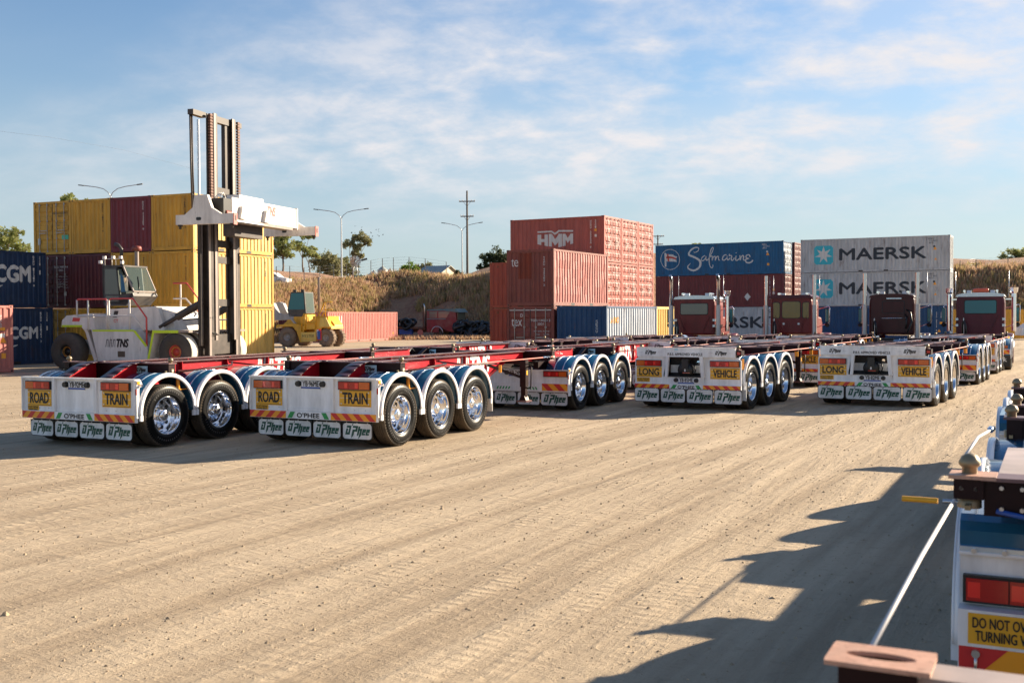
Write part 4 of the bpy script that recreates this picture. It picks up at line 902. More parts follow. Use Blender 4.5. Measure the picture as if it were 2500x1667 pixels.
# ---------------------------------------------------------------- prime movers (local origin on the ground below the cab's back wall)
paint('cab_red', (.17, .017, .017), .35, .10, coat=.05, dirt=(.16, .06, .05), spec=.3); paint('cab_dark', (.055, .006, .008), .32, .08, coat=.05, dirt=(.09, .04, .03), spec=.3); paint('cab_maroon', (.085, .010, .022), .32, .08, coat=.05, dirt=(.10, .05, .06), spec=.3)
plain('roof_silver', (.52, .60, .66), .25, .6); plain('window_grey', (.13, .14, .115), .08, spec=.7); plain('window_gold', (.16, .105, .015), .08, spec=.7); plain('beacon', (.85, .12, .03), .25, coat=.5); plain('cloth', (.30, .28, .22), .8)
plain('stack_chrome', (.50, .50, .52), .14, 1); plain('perforated', (.40, .40, .42), .35, .9)
def truck(label, P, yaw, paintn, style, zc=1.25):
    t = thing('prime_mover', label, 'truck', P, yaw, 'prime movers at the heads of the trailer rows')
    w = .92; zt = 2.92; b = MB().m(paintn)
    sec = [(-w, zc), (w, zc), (w, 2.55), (w-.03, zt-.12), (w-.14, zt), (-w+.14, zt), (-w+.03, zt-.12), (-w, 2.55)]
    b.prism(sec, 'y', 0, 1.55)
    b.prism([(1.5, zc), (3.5, zc-.1), (3.55, 1.75), (3.3, 2.0), (1.55, 2.12)], 'x', -.72, .72)
    o = b.build('cab', t); bv = o.modifiers.new('bevel', 'BEVEL'); bv.width = .09; bv.segments = 3; bv.limit_method = 'ANGLE'; bv.angle_limit = .6
    b = MB().m(paintn)
    if style != 'sleeper':
        for s in (-1, 1):                                        # pressed ribs: two slanted posts and level folds
            b.bar((s*.70, -.012, 2.08), (s*.40, -.012, zc+.14), .06, .02); b.box(s*.80-.02, s*.80+.02, -.02, 0, zc+.05, 2.6)
        for z in (1.60, 1.85): b.box(-.55, .55, -.012, 0, z, z+.02)
        b.build('pressed_rib', o)
    m = MB().m('roof_silver' if style in ('slant', 'beacon') else paintn, True)
    vs = []
    for k in range(9):
        a = PI*k/8; vs.append((-math.cos(a)*(w+.015), zt-.10+math.sin(a)**.6*.17))
    m.sm = False; m.prism(vs, 'y', -.03, 1.62); m.build('roof', o)
    def win(x0, x1, z0, z1, mat, r=.06):
        q = MB().m('gasket').prism(rounded(x0-.03, x1+.03, z0-.03, z1+.03, r+.02, True), 'y', -.012, .0); q.build('window_seal', o)
        q = MB().m(mat).prism(rounded(x0, x1, z0, z1, r, True), 'y', -.018, -.013)
        q.build('rear_window', o)
    if style == 'slant': win(-.60, .60, 2.16, 2.62, 'window_grey')
    if style == 'beacon': win(-.58, .60, 2.14, 2.66, 'glass_teal')
    if style == 'triple':
        win(-.80, -.50, 1.98, 2.66, 'window_gold', .09); win(-.38, .40, 1.98, 2.70, 'window_gold', .09); win(.52, .82, 1.98, 2.66, 'window_gold', .09)
        q = MB().m('white_ink', True)
        for x in (-.32, .34): q.cyl((x, 0, 1.72), (x, -.03, 1.72), .05, n=12)
        q.build('work_lamp', o)
        q = MB().m('cab_maroon').prism([(-w-.05, 2.86), (w+.05, 2.86), (w+.05, 2.90), (w-.1, 3.0), (-w+.1, 3.0), (-w-.05, 2.90)], 'y', -.12, 1.7); q.build('sun_hood', o)
        q = MB().m(paintn)
        for x0, x1 in ((-.84, -.6), (-.5, -.05), (.08, .5), (.58, .84)): q.prism(rounded(x0, x1, 1.35, 1.85, .06, True), 'y', -.012, 0)
        q.build('pressed_panel', o)
    if style == 'sleeper':
        win(-.36, .50, 2.18, 2.66, 'cab_dark'); q = MB().m('roof_silver').box(-.20, .40, -.06, -.0, 2.76, 2.81); q.m('chrome', True).tube([(-.4, 0, 1.95), (-.4, -.05, 1.95), (.6, -.05, 1.95), (.6, 0, 1.95)], .014); q.build('grab_rail', o)
        q = MB().m('black', True).tube([(.62, -.05, 2.3), (.78, -.2, 2.2), (.86, -.3, 1.8), (.7, -.5, 1.35)], .04); q.tube([(.55, -.05, 2.1), (.64, -.2, 1.95), (.62, -.3, 1.5)], .04); q.build('air_hose', o)
    for s in (-1, 1):
        if style != 'beacon':
            x = s*(w+.14); y = -.22 if style != 'slant' else .05
            q = MB().m('stack_chrome', True); top = 3.86 if style != 'slant' else 3.75
            if style == 'slant': q.tube([(x, y, 1.0), (x, y, top-.25), (x, y-.02, top-.05), (x, y-.16, top+.15)], [.075, .075, .085, .06], 14); q.m('black', True).tube([(x, y-.10, top-.06), (x, y-.165, top+.11)], [.055, .05], 10)
            else: q.cyl((x, y, 1.0), (x, y, top), .075, n=16); q.m('black').cyl((x, y, top), (x, y, top+.003), .06, n=14)
            q.m('perforated', True).cyl((x, y, 1.1), (x, y, 2.55), .105, n=16); q.build('exhaust_stack', t)
        q = MB().m('chrome', True); x = s*(w+.32)                # intake pipe with a snorkel head
        if style in ('slant', 'beacon') and (s > 0 or style == 'beacon'):
            q.cyl((x, .9, 1.4), (x, .9, 2.95), .09, n=14); q.cyl((x, .9, 2.95), (x, .9, 3.02), .09, .15, n=14); q.cyl((x, .9, 3.02), (x, .9, 3.2), .15, .17, n=14); q.sm = False; q.bar((s*w, .9, 2.72), (x, .9, 2.72), .04, .05); q.build('air_intake', t)
        q = MB().m('chrome', True); x = s*(w+.50); q.tube([(s*w, 1.2, 2.35), (x, 1.2, 2.5), (x+s*.05, 1.15, 2.45), (x+s*.05, 1.15, 1.8), (x, 1.2, 1.75), (s*w, 1.2, 1.55)], .018)
        q.m('black').box(x-.13, x+.02, 1.1, 1.19, 1.78, 2.38); q.m('glass_teal').box(x-.115, x+.005, 1.094, 1.101, 1.81, 2.35); q.m('black', True).lathe([(.001, .0), (.1, .02), (.09, .08), (.001, .1)], (x-.05, 1.09, 1.66), 'y', 12); q.build('mirror', t)
        q = MB().m('roof_silver').box(min(s*(w-.09), s*(w+.012)), max(s*(w-.09), s*(w+.012)), -.012, .5, 1.85, 1.95); q.box(min(s*(w-.09), s*(w+.012)), max(s*(w-.09), s*(w+.012)), -.012, .5, 1.60, 1.70)
        if style in ('slant', 'beacon'): q.build('chrome_band', o)
        q = MB().m(paintn, True); q.lathe([(.62, -.22), (.66, -.2), (.66, .2), (.62, .22)], (s*.98, 3.0, .62), 'x', 24); q.lathe([(.001, s*.21), (.63, s*.21)], (s*.98, 3.0, .62), 'x', 24); q.build('front_guard', t)
        q = MB().m('chrome', True).cyl((s*(w+.05), .2, .9), (s*(w+.05), 1.6, .9), .33, n=20); q.build('fuel_tank', t)
        q = MB().m('chrome', True).cyl((s*.62, .55, zt+.04), (s*.62, .55, zt+.12), .03, n=8); q.cyl((s*.62, .35, zt+.14), (s*.62, .95, zt+.14), .05, .03, n=10); q.sm = False; q.m('white_ink').box(s*.45-.09, s*.45+.09, .5, .6, zt+.05, zt+.17); q.build('roof_horn', o)
    for y in (-2.2, -3.5):
        for s in (-1, 1):
            wheel(t, s*1.115, y)
            g = link('mudguard', GUARD, t, (s*1.25, y, RT+.06)); e = link('edge_trim', TRIM, g)
            if s < 0: g.rotation_euler = (0, 0, PI)
    for s in (-1, 1): wheel(t, s*1.05, 3.0, False)
    q = MB().m('dark').box(-.45, -.33, -4.3, 3.4, .75, 1.0); q.box(.33, .45, -4.3, 3.4, .75, 1.0); q.box(-.4, .4, -2.6, -1.6, 1.0, 1.15); q.build('chassis', t)
    q = MB().m('white_paint').box(-1.22, 1.22, -4.36, -4.3, .62, .80); q.m('black').box(-1.22, -.5, -4.34, -4.31, .16, .58); q.box(.5, 1.22, -4.34, -4.31, .16, .58)
    chevrons(q, -1.2, -.6, .62, .78, -4.36, 1, .13); chevrons(q, .6, 1.2, .62, .78, -4.36, -1, .13); q.m('white_ink')
    for x in (-.85, .86): q.text('MACK', (0, -4.34, 0), X, Z, FN, x, .40, .11, .5, .04)
    pn = q.build('tail_board', t); tail_light(pn, -.9, .89, .5, .12, -4.33); tail_light(pn, .9, .89, .5, .12, -4.33)
    if style == 'beacon':
        q = MB().m('beacon', True).lathe([(.05, -.30), (.09, -.28), (.10, -.2), (.10, .2), (.09, .28), (.05, .30)], (0, .5, zt+.15), 'x', 14); q.build('beacon_bar', o)
    for x in ((-1.0, 1.05) if style != 'sleeper' else (1.3,)):
        q = MB().m('steel', True).tube([(x, 1.0, 2.6), (x, 1.0, 3.9)], .012); q.build('aerial', t)
    q = MB().m('black', True).tube([(-.62, -.7, 1.15), (-.62, -.7, 1.75), (-.57, -.75, 1.83), (-.50, -.8, 1.6), (-.48, -.82, 1.2)], .045, 8); q.sm = False; q.m('steel').box(-.60, -.57, -.72, -.68, 1.15, 1.95); q.build('hose_mast', t)
    return t
truck('red prime mover with a silver roof and two slanted chrome exhaust stacks', along(O92, Y92, 34.2), .44, 'cab_red', 'slant')
truck('dark red prime mover with three rear windows and two straight stacks', along(O96, Y96, 35.0), .46, 'cab_red', 'triple')
truck('dark maroon prime mover with a sleeper box and one small rear window', along(O85, .5, 25.6), .48, 'cab_dark', 'sleeper')
truck('maroon prime mover with an orange beacon and a wide teal rear window', along(O82, .5, 23.2), .45, 'cab_maroon', 'beacon')
# ---------------------------------------------------------------- big white container handler (local: x forwards to the right, y away from the camera side)
paint('handler_white', (.72, .68, .64), .45, .24, .06, dirt=(.42, .33, .26)); plain('hivis', (.55, .70, .02), .5); paint('mast_dark', (.045, .036, .032), .5, .4, dirt=(.2, .15, .12)); paint('mast_edge', (.29, .24, .215), .45, .4, dirt=(.2, .15, .12))
plain('rail_red', (.62, .07, .06), .45); plain('rail_white', (.68, .64, .60), .5); paint('cab_grey', (.055, .052, .052), .45, .25); plain('logo_dark', (.16, .15, .15), .5); clear_glass('glass_clear', (.12, .16, .145), .6); plain('chain', (.16, .075, .05), .7); plain('cream', (.72, .66, .56), .8); plain('brown', (.12, .085, .06), .9)
plain('tint', (.07, .075, .07), .1, spec=.7); paint('rubber_dust', (.075, .062, .053), .8, .5, dirt=(.14, .11, .09), streak=False); plain('hub_red', (.50, .06, .04), .5); plain('nut', (.62, .30, .06), .45, .3); plain('blue_shirt', (.03, .12, .22), .8); plain('skin', (.45, .25, .18), .6)
def bigwheel(par, x, y, z, r, wd, mat_face, mat_tread, hub, nut, outer=-1, lug=0, subs=True):
    b = MB().m(mat_face, True); h = wd/2
    b.lathe([(r*.36, -h*.75), (r*.40, -h*.95), (r*.70, -h), (r*.88, -h*.92), (r*.96, -h*.75)], (0, 0, 0), 'y', 40); b.lathe([(r*.36, h*.75), (r*.40, h*.95), (r*.70, h), (r*.88, h*.92), (r*.96, h*.75)], (0, 0, 0), 'y', 40)
    b.m(mat_tread, True); b.lathe([(r*.96, -h*.75), (r, -h*.55), (r, h*.55), (r*.96, h*.75)], (0, 0, 0), 'y', 40)
    if lug:
        b.sm = False
        for i in range(lug):
            a = 2*PI*i/lug; c, s = math.cos(a), math.sin(a); c2, s2 = math.cos(a+.12), math.sin(a+.12)
            b.bar((c*r, -h*.80, s*r), (c2*r, -h*.05, s2*r), r*.10, r*.07); b.bar((c2*r, h*.05, s2*r), (c*r, h*.80, s*r), r*.10, r*.07); b.bar((c*r*.97, -h*.86, s*r*.97), (c*r*.86, -h*.99, s*r*.86), r*.06, r*.07)
    o = b.build('wheel', par, (x, y, z))
    b = MB().m(hub, True); q = -1 if outer < 0 else 1
    b.lathe([(r*.36, q*h*.8), (r*.34, q*h*.85), (r*.31, q*h*.4), (r*.14, q*h*.3), (r*.12, q*h*.55), (.001, q*h*.55)], (0, 0, 0), 'y', 28)
    if nut:
        b.m(nut)
        for i in range(20): a = 2*PI*i/20; b.cyl((math.cos(a)*r*.25, q*h*.36, math.sin(a)*r*.25), (math.cos(a)*r*.25, q*h*.62, math.sin(a)*r*.25), r*.028, n=6)
    b.build('rim', o); return o
def tns(b, O, U, V, Nn, u, v, h, c1='logo_grey', c2='cab_maroon'):
    b.m(c1)
    for i in range(3):
        x = u-h*1.75+i*h*.52
        b.shape([(x, v-h/2), (x+h*.13, v-h/2), (x+h*.30, v+h/2), (x+h*.17, v+h/2)], O, U, V, Nn); b.shape([(x+h*.17, v+h*.35), (x+h*.5, v+h*.35), (x+h*.48, v+h/2), (x+h*.17, v+h/2)], O, U, V, Nn); b.shape([(x+h*.33, v-h/2), (x+h*.44, v-h/2), (x+h*.5, v+h*.4), (x+h*.40, v+h*.4)], O, U, V, Nn)
    b.m(c2).text('TNS', O, U, V, Nn, u+h*.85, v, h, h*1.75, .06, .25)
HA = .30; HP = (-13.06, 42.1, -.06)
t = thing('container_handler', 'white container handler with a tall mast and spreader beside the yellow stack', 'container handler', HP, HA)
VN = -Y
for x, y in ((-5.1, .35), (-5.1, 3.7)): bigwheel(t, x, y, .75, .76, .62, 'rubber_dust', 'rubber_dust', 'black', 'nut', -1 if y < 1 else 1)
for x, y in ((0, .3), (0, 1.0), (0, 3.15), (0, 3.85)): bigwheel(t, x, y, .76, .77, .58, 'rubber_dust', 'cream', 'hub_red', 'nut', -1)  # cream front treads carry the sunlight in the tyre colour
b = MB().m('handler_white')
b.prism([(-3.95, 1.63), (-1.96, 1.63), (-1.34, .95), (-1.34, .45), (-3.65, .40), (-3.85, 1.2)], 'y', .20, .95); b.prism([(-3.95, 1.63), (-1.96, 1.63), (-1.34, .95), (-1.34, .45), (-3.65, .40), (-3.85, 1.2)], 'y', 3.1, 3.85)
o = b.build('side_tank', t); b = MB(); tns(b, (0, .20, 0), X, Z, VN, -2.75, 1.10, .31, 'logo_dark', 'ink'); b.m('brown').shape([(-2.72, .55), (-2.38, .55), (-2.38, .78), (-2.72, .78)], (0, .2, 0), X, Z, VN); b.build('lettering', o)
b = MB().m('hivis'); b.shape([(-3.9, 1.56), (-1.96, 1.56), (-1.96, 1.63), (-3.9, 1.63)], (0, .2, 0), X, Z, VN, off=.006); b.shape([(-1.98, 1.56), (-1.9, 1.62), (-1.36, 1.02), (-1.42, .94)], (0, .2, 0), X, Z, VN, off=.008); b.shape([(-5.4, 1.74), (-4.42, 1.74), (-4.42, 1.82), (-5.4, 1.82)], (0, .25, 0), X, Z, VN, off=.006); b.build('hivis_tape', t)
b = MB().m('handler_white'); b.prism([(-5.42, 1.74), (-5.38, 2.02), (-5.15, 2.2), (-3.9, 2.28), (-3.8, 1.63), (-4.35, 1.63), (-4.45, 1.74)], 'y', .25, 3.75); b.prism([(-4.45, 1.76), (-4.2, 1.6), (-3.75, .45), (-3.9, .35), (-4.1, .9), (-4.3, 1.5)], 'y', .3, .95)
b.prism([(-5.5, 1.2), (-4.0, 1.2), (-3.6, .6), (-5.2, .6)], 'y', 1.1, 2.9); o = b.build('counterweight', t)
b = MB().m('rail_red').prism([(-4.9, 1.96), (-4.55, 1.96), (-4.5, 2.1), (-4.85, 2.12)], 'y', .244, .249); b.build('sticker', o)
b = MB().m('handler_white'); b.prism([(-4.0, 1.6), (-3.75, 2.45), (-1.5, 2.55), (-.8, 2.25), (-.55, 1.6)], 'y', .95, 3.1); b.prism([(-2.9, 1.62), (-2.4, 2.2), (-1.9, 2.5), (-1.2, 2.5), (-.9, 1.6)], 'y', .7, .96); b.prism([(-1.6, .6), (.62, .6), (.62, 1.35), (-.6, 1.55), (-1.6, 1.55)], 'y', 1.4, 2.7)
o = b.build('body', t); b = MB().m('black').shape([(-3.5, 2.12), (-3.3, 2.12), (-3.22, 2.38), (-3.42, 2.38)], (0, .95, 0), X, Z, VN); b.m('rail_red').text('CT', (0, .95, 0), X, Z, VN, -3.35, 1.98, .12, None, .03); b.build('lettering', o)
MB().m('mast_edge').prism([(-.95, 1.52), (.66, 1.52), (.66, 1.60), (-.95, 1.60)], 'y', 2.9, 4.1).build('front_fender', t)
b = MB().m('mast_edge'); b.prism([(-.95, 1.52), (.66, 1.52), (.66, 1.60), (-.95, 1.60)], 'y', .0, 1.3)
b.m('handler_white'); b.prism([(-.95, 1.6), (-1.22, .4), (-1.15, .4), (-.88, 1.6)], 'y', .0, 1.2); b.m('hivis'); b.shape([(-.97, 1.5), (.2, 1.5), (.2, 1.61), (-.97, 1.61)], (0, 0, 0), X, Z, VN, off=.008); b.shape([(-1.23, .4), (-1.13, .4), (-.88, 1.5), (-.97, 1.56)], (0, 0, 0), X, Z, VN, off=.01); b.build('front_fender', t)
b = MB().m('handler_white')
for i in range(4): b.box(-1.32+.10*i, -.98+.04*i, .35+.12*i, .9, .5+.28*i, .53+.28*i)
b.bar((-1.36, .33, .40), (-1.9, .9, 1.62), .05, .14); b.build('ladder', t)
b = MB()
def hrail(pts, red):
    b.m('rail_red' if red else 'rail_white', True).tube(pts, .036, 6)
y = .24
hrail([(-4.65, y, 2.3), (-4.65, y, 2.8), (-4.58, y, 2.85), (-3.30, y, 2.85), (-3.22, y, 2.78), (-3.22, y, 2.6)], True); hrail([(-3.14, y, 2.6), (-3.14, y, 2.80), (-3.05, y, 2.86), (-2.02, y, 2.86), (-1.40, y, 2.1), (-1.40, y, .72)], True)
for x, z0 in ((-4.65, 2.2), (-4.12, 1.6), (-3.22, 1.6), (-3.14, 1.6), (-2.18, 1.6)): hrail([(x, y, z0), (x, y, 2.82)], False)
hrail([(-4.6, y, 2.18), (-2.02, y, 2.18), (-1.5, y, 1.6)], False)
b.build('handrail', t); b = MB()
y = 3.5
hrail([(-2.4, y, 3.55), (-1.75, y, 3.55), (-1.2, y, 2.9), (-1.2, y, 1.7)], True); hrail([(-1.15, y, 1.7), (-1.15, y, 2.6), (-1.1, y, 2.65), (.2, y, 2.65)], True); hrail([(-2.4, y, 2.9), (-1.8, y, 2.9), (-1.25, y, 2.35)], False); hrail([(-2.05, y, 3.5), (-2.05, y, 2.4)], False); hrail([(-.2, y, 2.65), (-.2, y, 1.6)], False); hrail([(-1.1, y, 2.0), (.3, y, 2.0)], False)
b.build('handrail', t)
# operator cab
b = MB().m('cab_grey'); CX, CY = -4.05, 1.25
for ya in (CY, CY+1.55): b.prism([(CX-.15, 2.72), (CX+.66, 2.65), (CX+.70, 3.05), (CX+.57, 4.20), (CX-.12, 4.20)], 'y', ya, ya+.05); b.prism([(CX+.66, 2.65), (CX+.95, 2.62), (CX+1.32, 3.0), (CX+1.29, 3.10), (CX+.70, 3.05)], 'y', ya, ya+.05)
b.box(CX+.1, CX+.6, CY+.5, CY+1.1, 2.9, 3.2); b.box(CX+.1, CX+.25, CY+.5, CY+1.1, 3.2, 3.9); b.m('skin').box(CX+.2, CX+.32, CY+.7, CY+.9, 3.55, 3.75); b.m('cab_grey')
b.box(CX-.15, CX+.85, CY, CY+1.6, 4.17, 4.24); b.box(CX-.15, CX-.09, CY, CY+1.6, 2.72, 4.2); b.prism([(CX-.1, 2.60), (CX+.98, 2.60), (CX+1.33, 2.98), (CX+1.27, 3.12), (CX+.95, 2.85), (CX-.1, 2.85)], 'y', CY+.0, CY+1.6)
o = b.build('cab', t)
b = MB().m('tint'); b.shape([(CX-.03, 3.06), (CX+.62, 3.06), (CX+.50, 4.08), (CX-.03, 4.08)], (0, CY, 0), X, Z, VN, off=.006); b.shape([(CX+.0, 2.76), (CX+.62, 2.76), (CX+.64, 2.97), (CX+.0, 3.0)], (0, CY, 0), X, Z, VN, off=.006); b.build('side_window', o)
b = MB().m('glass_clear'); b.shape([(CX+.72, 3.10), (CX+1.14, 3.12), (CX+.76, 4.08), (CX+.60, 4.08)], (0, CY, 0), X, Z, VN, off=.006)
fx = [(CX+1.285, CY+.06, 3.17), (CX+1.285, CY+1.54, 3.17), (CX+.815, CY+1.54, 4.17), (CX+.815, CY+.06, 4.17)]; e = Vector((.012, 0, .006)); b.add([Vector(v)+e for v in fx], [(0, 1, 2, 3)]); b.build('windscreen', o)
b = MB().m('mast_edge'); b.bar(fx[0], fx[3], .05, .05); b.bar(fx[1], fx[2], .05, .05); b.bar(fx[0], fx[1], .05, .05); b.m('black', True).tube([(CX+1.30, CY+.35, 3.1), (CX+1.24, CY+.5, 3.35), (CX+1.03, CY+.7, 3.78)], .02); b.tube([(CX+.68, CY-.015, 3.02), (CX+.66, CY-.015, 3.3), (CX+.55, CY-.015, 4.15)], .02); b.build('window_frame', o)
b = MB().m('blue_shirt').shape([(CX+.74, 3.15), (CX+.95, 3.15), (CX+.86, 3.75), (CX+.72, 3.9)], (0, CY, 0), X, Z, VN, off=.009); b.build('seat_back', o)
b = MB().m('cab_grey', True).tube([(CX+.1, CY+.9, 4.2), (CX+.1, CY+.9, 4.95), (CX+.0, CY+.85, 5.1), (CX-.16, CY+.8, 5.16)], [.07, .07, .075, .085], 10); b.build('exhaust_pipe', t)
b = MB().m('mast_edge', True).cyl((CX+.55, CY+1.3, 4.1), (CX+.55, CY+1.3, 4.9), .085, n=12); b.m('c_brown', True).lathe([(.001, 5.1), (.17, 5.08), (.20, 5.02), (.20, 4.90), (.14, 4.88), (.001, 4.88)], (CX+.55, CY+1.3, 0), 'z', 18); b.build('air_intake', t)
b = MB().m('rail_white', True)
for x in (CX-.1, CX+.42): b.tube([(x, CY+.1, 4.24), (x, CY+.1, 4.5), (x+.34, CY+.1, 4.5), (x+.34, CY+.1, 4.24)], .014)
b.sm = False
for x, z in ((CX-.32, 4.38), (CX-.12, 4.56), (CX+.30, 4.56), (CX+.72, 4.35), (CX+.66, 4.55)): b.box(x-.06, x+.06, CY+.05, CY+.15, z-.06, z+.06)
b.build('work_light', o)
# mast
mx = 1.02; MT = 10.1
b = MB()
for yy in (.92, 2.84):
    b.m('mast_dark').box(mx-.32, mx-.26, yy-.17, yy+.17, .55, 6.4); b.box(mx-.26, mx+.02, yy-.02, yy+.02, .55, 6.4); b.box(mx+.02, mx+.075, yy-.17, yy+.17, .5, 6.4); b.m('mast_edge').box(mx+.075, mx+.085, yy-.17, yy-.03, .5, 6.4); b.box(mx-.262, mx-.20, yy-.175, yy-.168, 1.0, 6.4)
for z in (4.9, 4.25, 2.55, .65): b.m('mast_dark').box(mx-.28, mx-.1, .92, 2.84, z, z+.28+(.5 if z < 1 else 0))
o = b.build('outer_mast', t)
b = MB()
for yy in (1.30, 2.64):
    b.m('mast_dark').box(mx-.26, mx-.2, yy-.13, yy+.13, 1.2, MT); b.box(mx-.2, mx+.04, yy-.02, yy+.02, 1.2, MT); b.box(mx+.04, mx+.09, yy-.13, yy+.13, 1.2, MT); b.m('mast_edge').box(mx+.09, mx+.10, yy-.13, yy+.02, 1.2, MT)
b.m('mast_dark').box(mx-.22, mx+.0, 1.3, 2.64, MT-.30, MT-.05); b.box(mx-.2, mx, 1.3, 2.64, 7.0, 7.25); b.box(mx-.22, mx-.05, 2.2, 2.64, 7.1, MT-.3); b.build('inner_mast', t)
b = MB()
for yy in (.55, 3.15):
    b.m('steel', True).cyl((mx-.2, yy, 5.5), (mx-.2, yy, MT-.35), .055, n=10); b.m('mast_dark', True).cyl((mx-.2, yy, 1.0), (mx-.2, yy, 6.2), .085, n=10); b.m('steel', True).cyl((mx-.3, yy-.3 if yy < 1 else yy+.1, 6.2), (mx-.3, yy-.3 if yy < 1 else yy+.1, MT), .025, n=8); b.sm = False; b.m('mast_dark').box(mx-.35, mx-.1, yy-.48, yy+.4, MT-.22, MT-.02)
b.build('lift_cylinder', t)
for yy in (.98, 2.98):
    b = MB().m('chain'); z = 6.5
    while z < MT-.1: b.box(mx+.02, mx+.12, yy-.08, yy+.08, z, z+.085); z += .115
    b.build('lift_chain', t)
for yy in (.12, .24): MB().m('mast_dark', True).tube([(mx-.28, yy+.1, 6.2), (mx-.26, yy, 7.8), (mx-.28, yy, MT-.05)], .035).build('mast_hose', t)
for yy in (.75, 3.1): b = MB().m('mast_dark', True); b.cyl((-1.15, yy, 1.72), (-.35, yy, 2.12), .085, n=12); b.cyl((-.35, yy, 2.12), (.75, yy, 2.66), .15, n=14); b.m('steel', True).cyl((.75, yy, 2.66), (mx-.3, yy, 2.92), .07, n=10); b.build('tilt_cylinder', t)
b = MB().m('black', True)
for k in range(3): b.tube([(.9, .9+.1*k, 2.5), (1.1, .8+.1*k, 2.1), (1.0, .9+.1*k, 1.6), (1.2, 1.0+.1*k, 1.4)], .022)
b.tube([(-.4, 1.2, 2.0), (.3, 1.3, 2.05), (.9, 1.1, 1.85)], .025); b.build('hydraulic_hose', t)
# spreader
b = MB().m('handler_white'); sx = 2.15; ya, yb = -1.05, 5.35; z0 = 5.55
b.box(sx+.02, sx+.52, ya+.95, yb-.42, z0+.28, z0+1.08); b.box(sx+.0, sx+.54, yb-.42, yb-.34, z0+.22, z0+1.12)
for yy in (ya+1.55, ya+3.35): b.prism([(yy-.22, z0+.30), (yy+.22, z0+.30), (yy+.1, z0+.78), (yy-.06, z0+.78)], 'x', sx+.52, sx+.66)
b.m('mast_edge').box(sx+.1, sx+.60, ya+.75, yb-.9, z0+.16, z0+.28); b.m('steel', True).cyl((sx+.62, ya+1.0, z0+.18), (sx+.62, ya+3.0, z0+.18), .06, n=10)
b.sm = False; b.m('mast_dark').box(sx-.5, sx+.02, .9, 3.0, z0-.3, z0+1.3); b.m('handler_white').box(sx-.2, sx+.35, .7, 2.5, z0+1.06, z0+1.26)
o = b.build('spreader_beam', t); q = MB(); tns(q, (sx+.52, 0, 0), Y, Z, X, 2.55, z0+.80, .36, 'logo_grey', 'rail_red'); q.build('lettering', o)
for yy in (ya, yb):
    b = MB().m('handler_white'); b.box(sx-1.22, sx+1.22, yy-.11, yy+.11, z0, z0+.36)
    b.prism([(sx-.85, z0+.36), (sx+.7, z0+.36), (sx+.3, z0+.6), (sx+.12, z0+1.08), (sx-.42, z0+1.08), (sx-.50, z0+.62)], 'y', yy-.10, yy+.06)
    b.m('black').prism(rounded(sx-.35, sx-.13, z0+.14, z0+.26, .05, True), 'y', yy-.113, yy-.108); b.m('c_salmon').box(sx+1.22, sx+1.25, yy-.12, yy+.12, z0-.05, z0+.38); b.m('black').prism(rounded(yy-.05, yy+.05, z0+.1, z0+.3, .05, True), 'x', sx+1.25, sx+1.256)
    b.m('mast_dark', True)
    for x in (sx-1.1, sx+1.1): b.lathe([(.09, -.06), (.09, 0), (.04, -.07), (.06, -.14), (.001, -.17)], (x, yy, z0), 'z', 10)
    b.build('spreader_arm', t)
b = MB().m('black').box(sx-.1, sx+.50, ya+.4, ya+.93, z0+.40, z0+1.0); b.m('rail_white').box(sx-.15, sx+.0, ya+.2, ya+.9, z0+.66, z0+1.0); b.m('rail_white', True)
for k in range(3): b.tube([(sx+.2+.1*k, ya+.3, z0+1.0), (sx+.3+.08*k, ya+.45, z0+1.2), (sx+.45, ya+.6, z0+1.05), (sx+.4, ya+.5+.1*k, z0+.5)], .022)
b.m('c_brown', True).cyl((sx+.45, ya+.55, z0+.45), (sx+.45, ya+.9, z0+.45), .12, n=12); b.build('hose_nest', o)
# ---------------------------------------------------------------- small yellow handler
paint('hy_yellow', (.72, .38, .02), .4, .2, coat=.2, dirt=(.45, .30, .12)); paint('hy_pale', (.70, .50, .12), .5, .2); paint('mud_tyre', (.20, .145, .105), .9, .4, streak=False); paint('hy_grey', (.36, .35, .35), .5, .3)
q0 = at(700.6, 820, 79.5); hp = (q0.x, q0.y, -.13)
t = thing('container_handler', 'small yellow container handler with teal cab windows in front of the grassy bank', 'container handler', hp, .33)   # local x towards its rear (right)
for x, y in ((0, 0), (0, 2.3), (3.1, .15), (3.1, 1.6)): bigwheel(t, x, y+.2, .66 if x else .70, .66 if x else .72, .55, 'mud_tyre', 'mud_tyre', 'hy_grey', None, -1 if y < 1 else 1, 18)
b = MB().m('hy_yellow'); b.prism([(-.95, 1.35), (-.55, 1.48), (.45, 1.48), (.78, 1.1), (1.05, .35), (1.35, .35), (1.35, 1.25), (2.25, 1.3), (2.32, .45), (2.5, .45), (2.6, 1.1), (2.9, 1.42), (3.35, 1.42), (3.45, 1.5), (3.25, 1.75), (3.1, 2.05), (2.2, 2.1), (1.3, 1.5), (.6, 1.7), (-.9, 1.6)], 'y', .05, .75)
b.prism([(-.8, 1.2), (3.0, .5), (3.0, 1.3), (1.4, 1.45), (1.35, 2.2), (.0, 2.2), (-.8, 1.6)], 'y', .75, 2.3); b.prism([(2.4, 1.2), (3.55, 1.35), (3.5, 1.6), (3.1, 2.1), (2.2, 2.15)], 'y', .75, 2.0); b.box(-.9, 3.3, 1.8, 2.2, 1.35, 1.55); o = b.build('body', t)
b = MB().m('hy_yellow'); b.prism([(-.45, 1.3), (1.35, 1.3), (1.30, 2.35), (-.25, 2.35)], 'y', .62, 1.95); b.box(2.0, 3.25, .25, 1.9, 1.3, 2.22); b.build('cab_base', t)
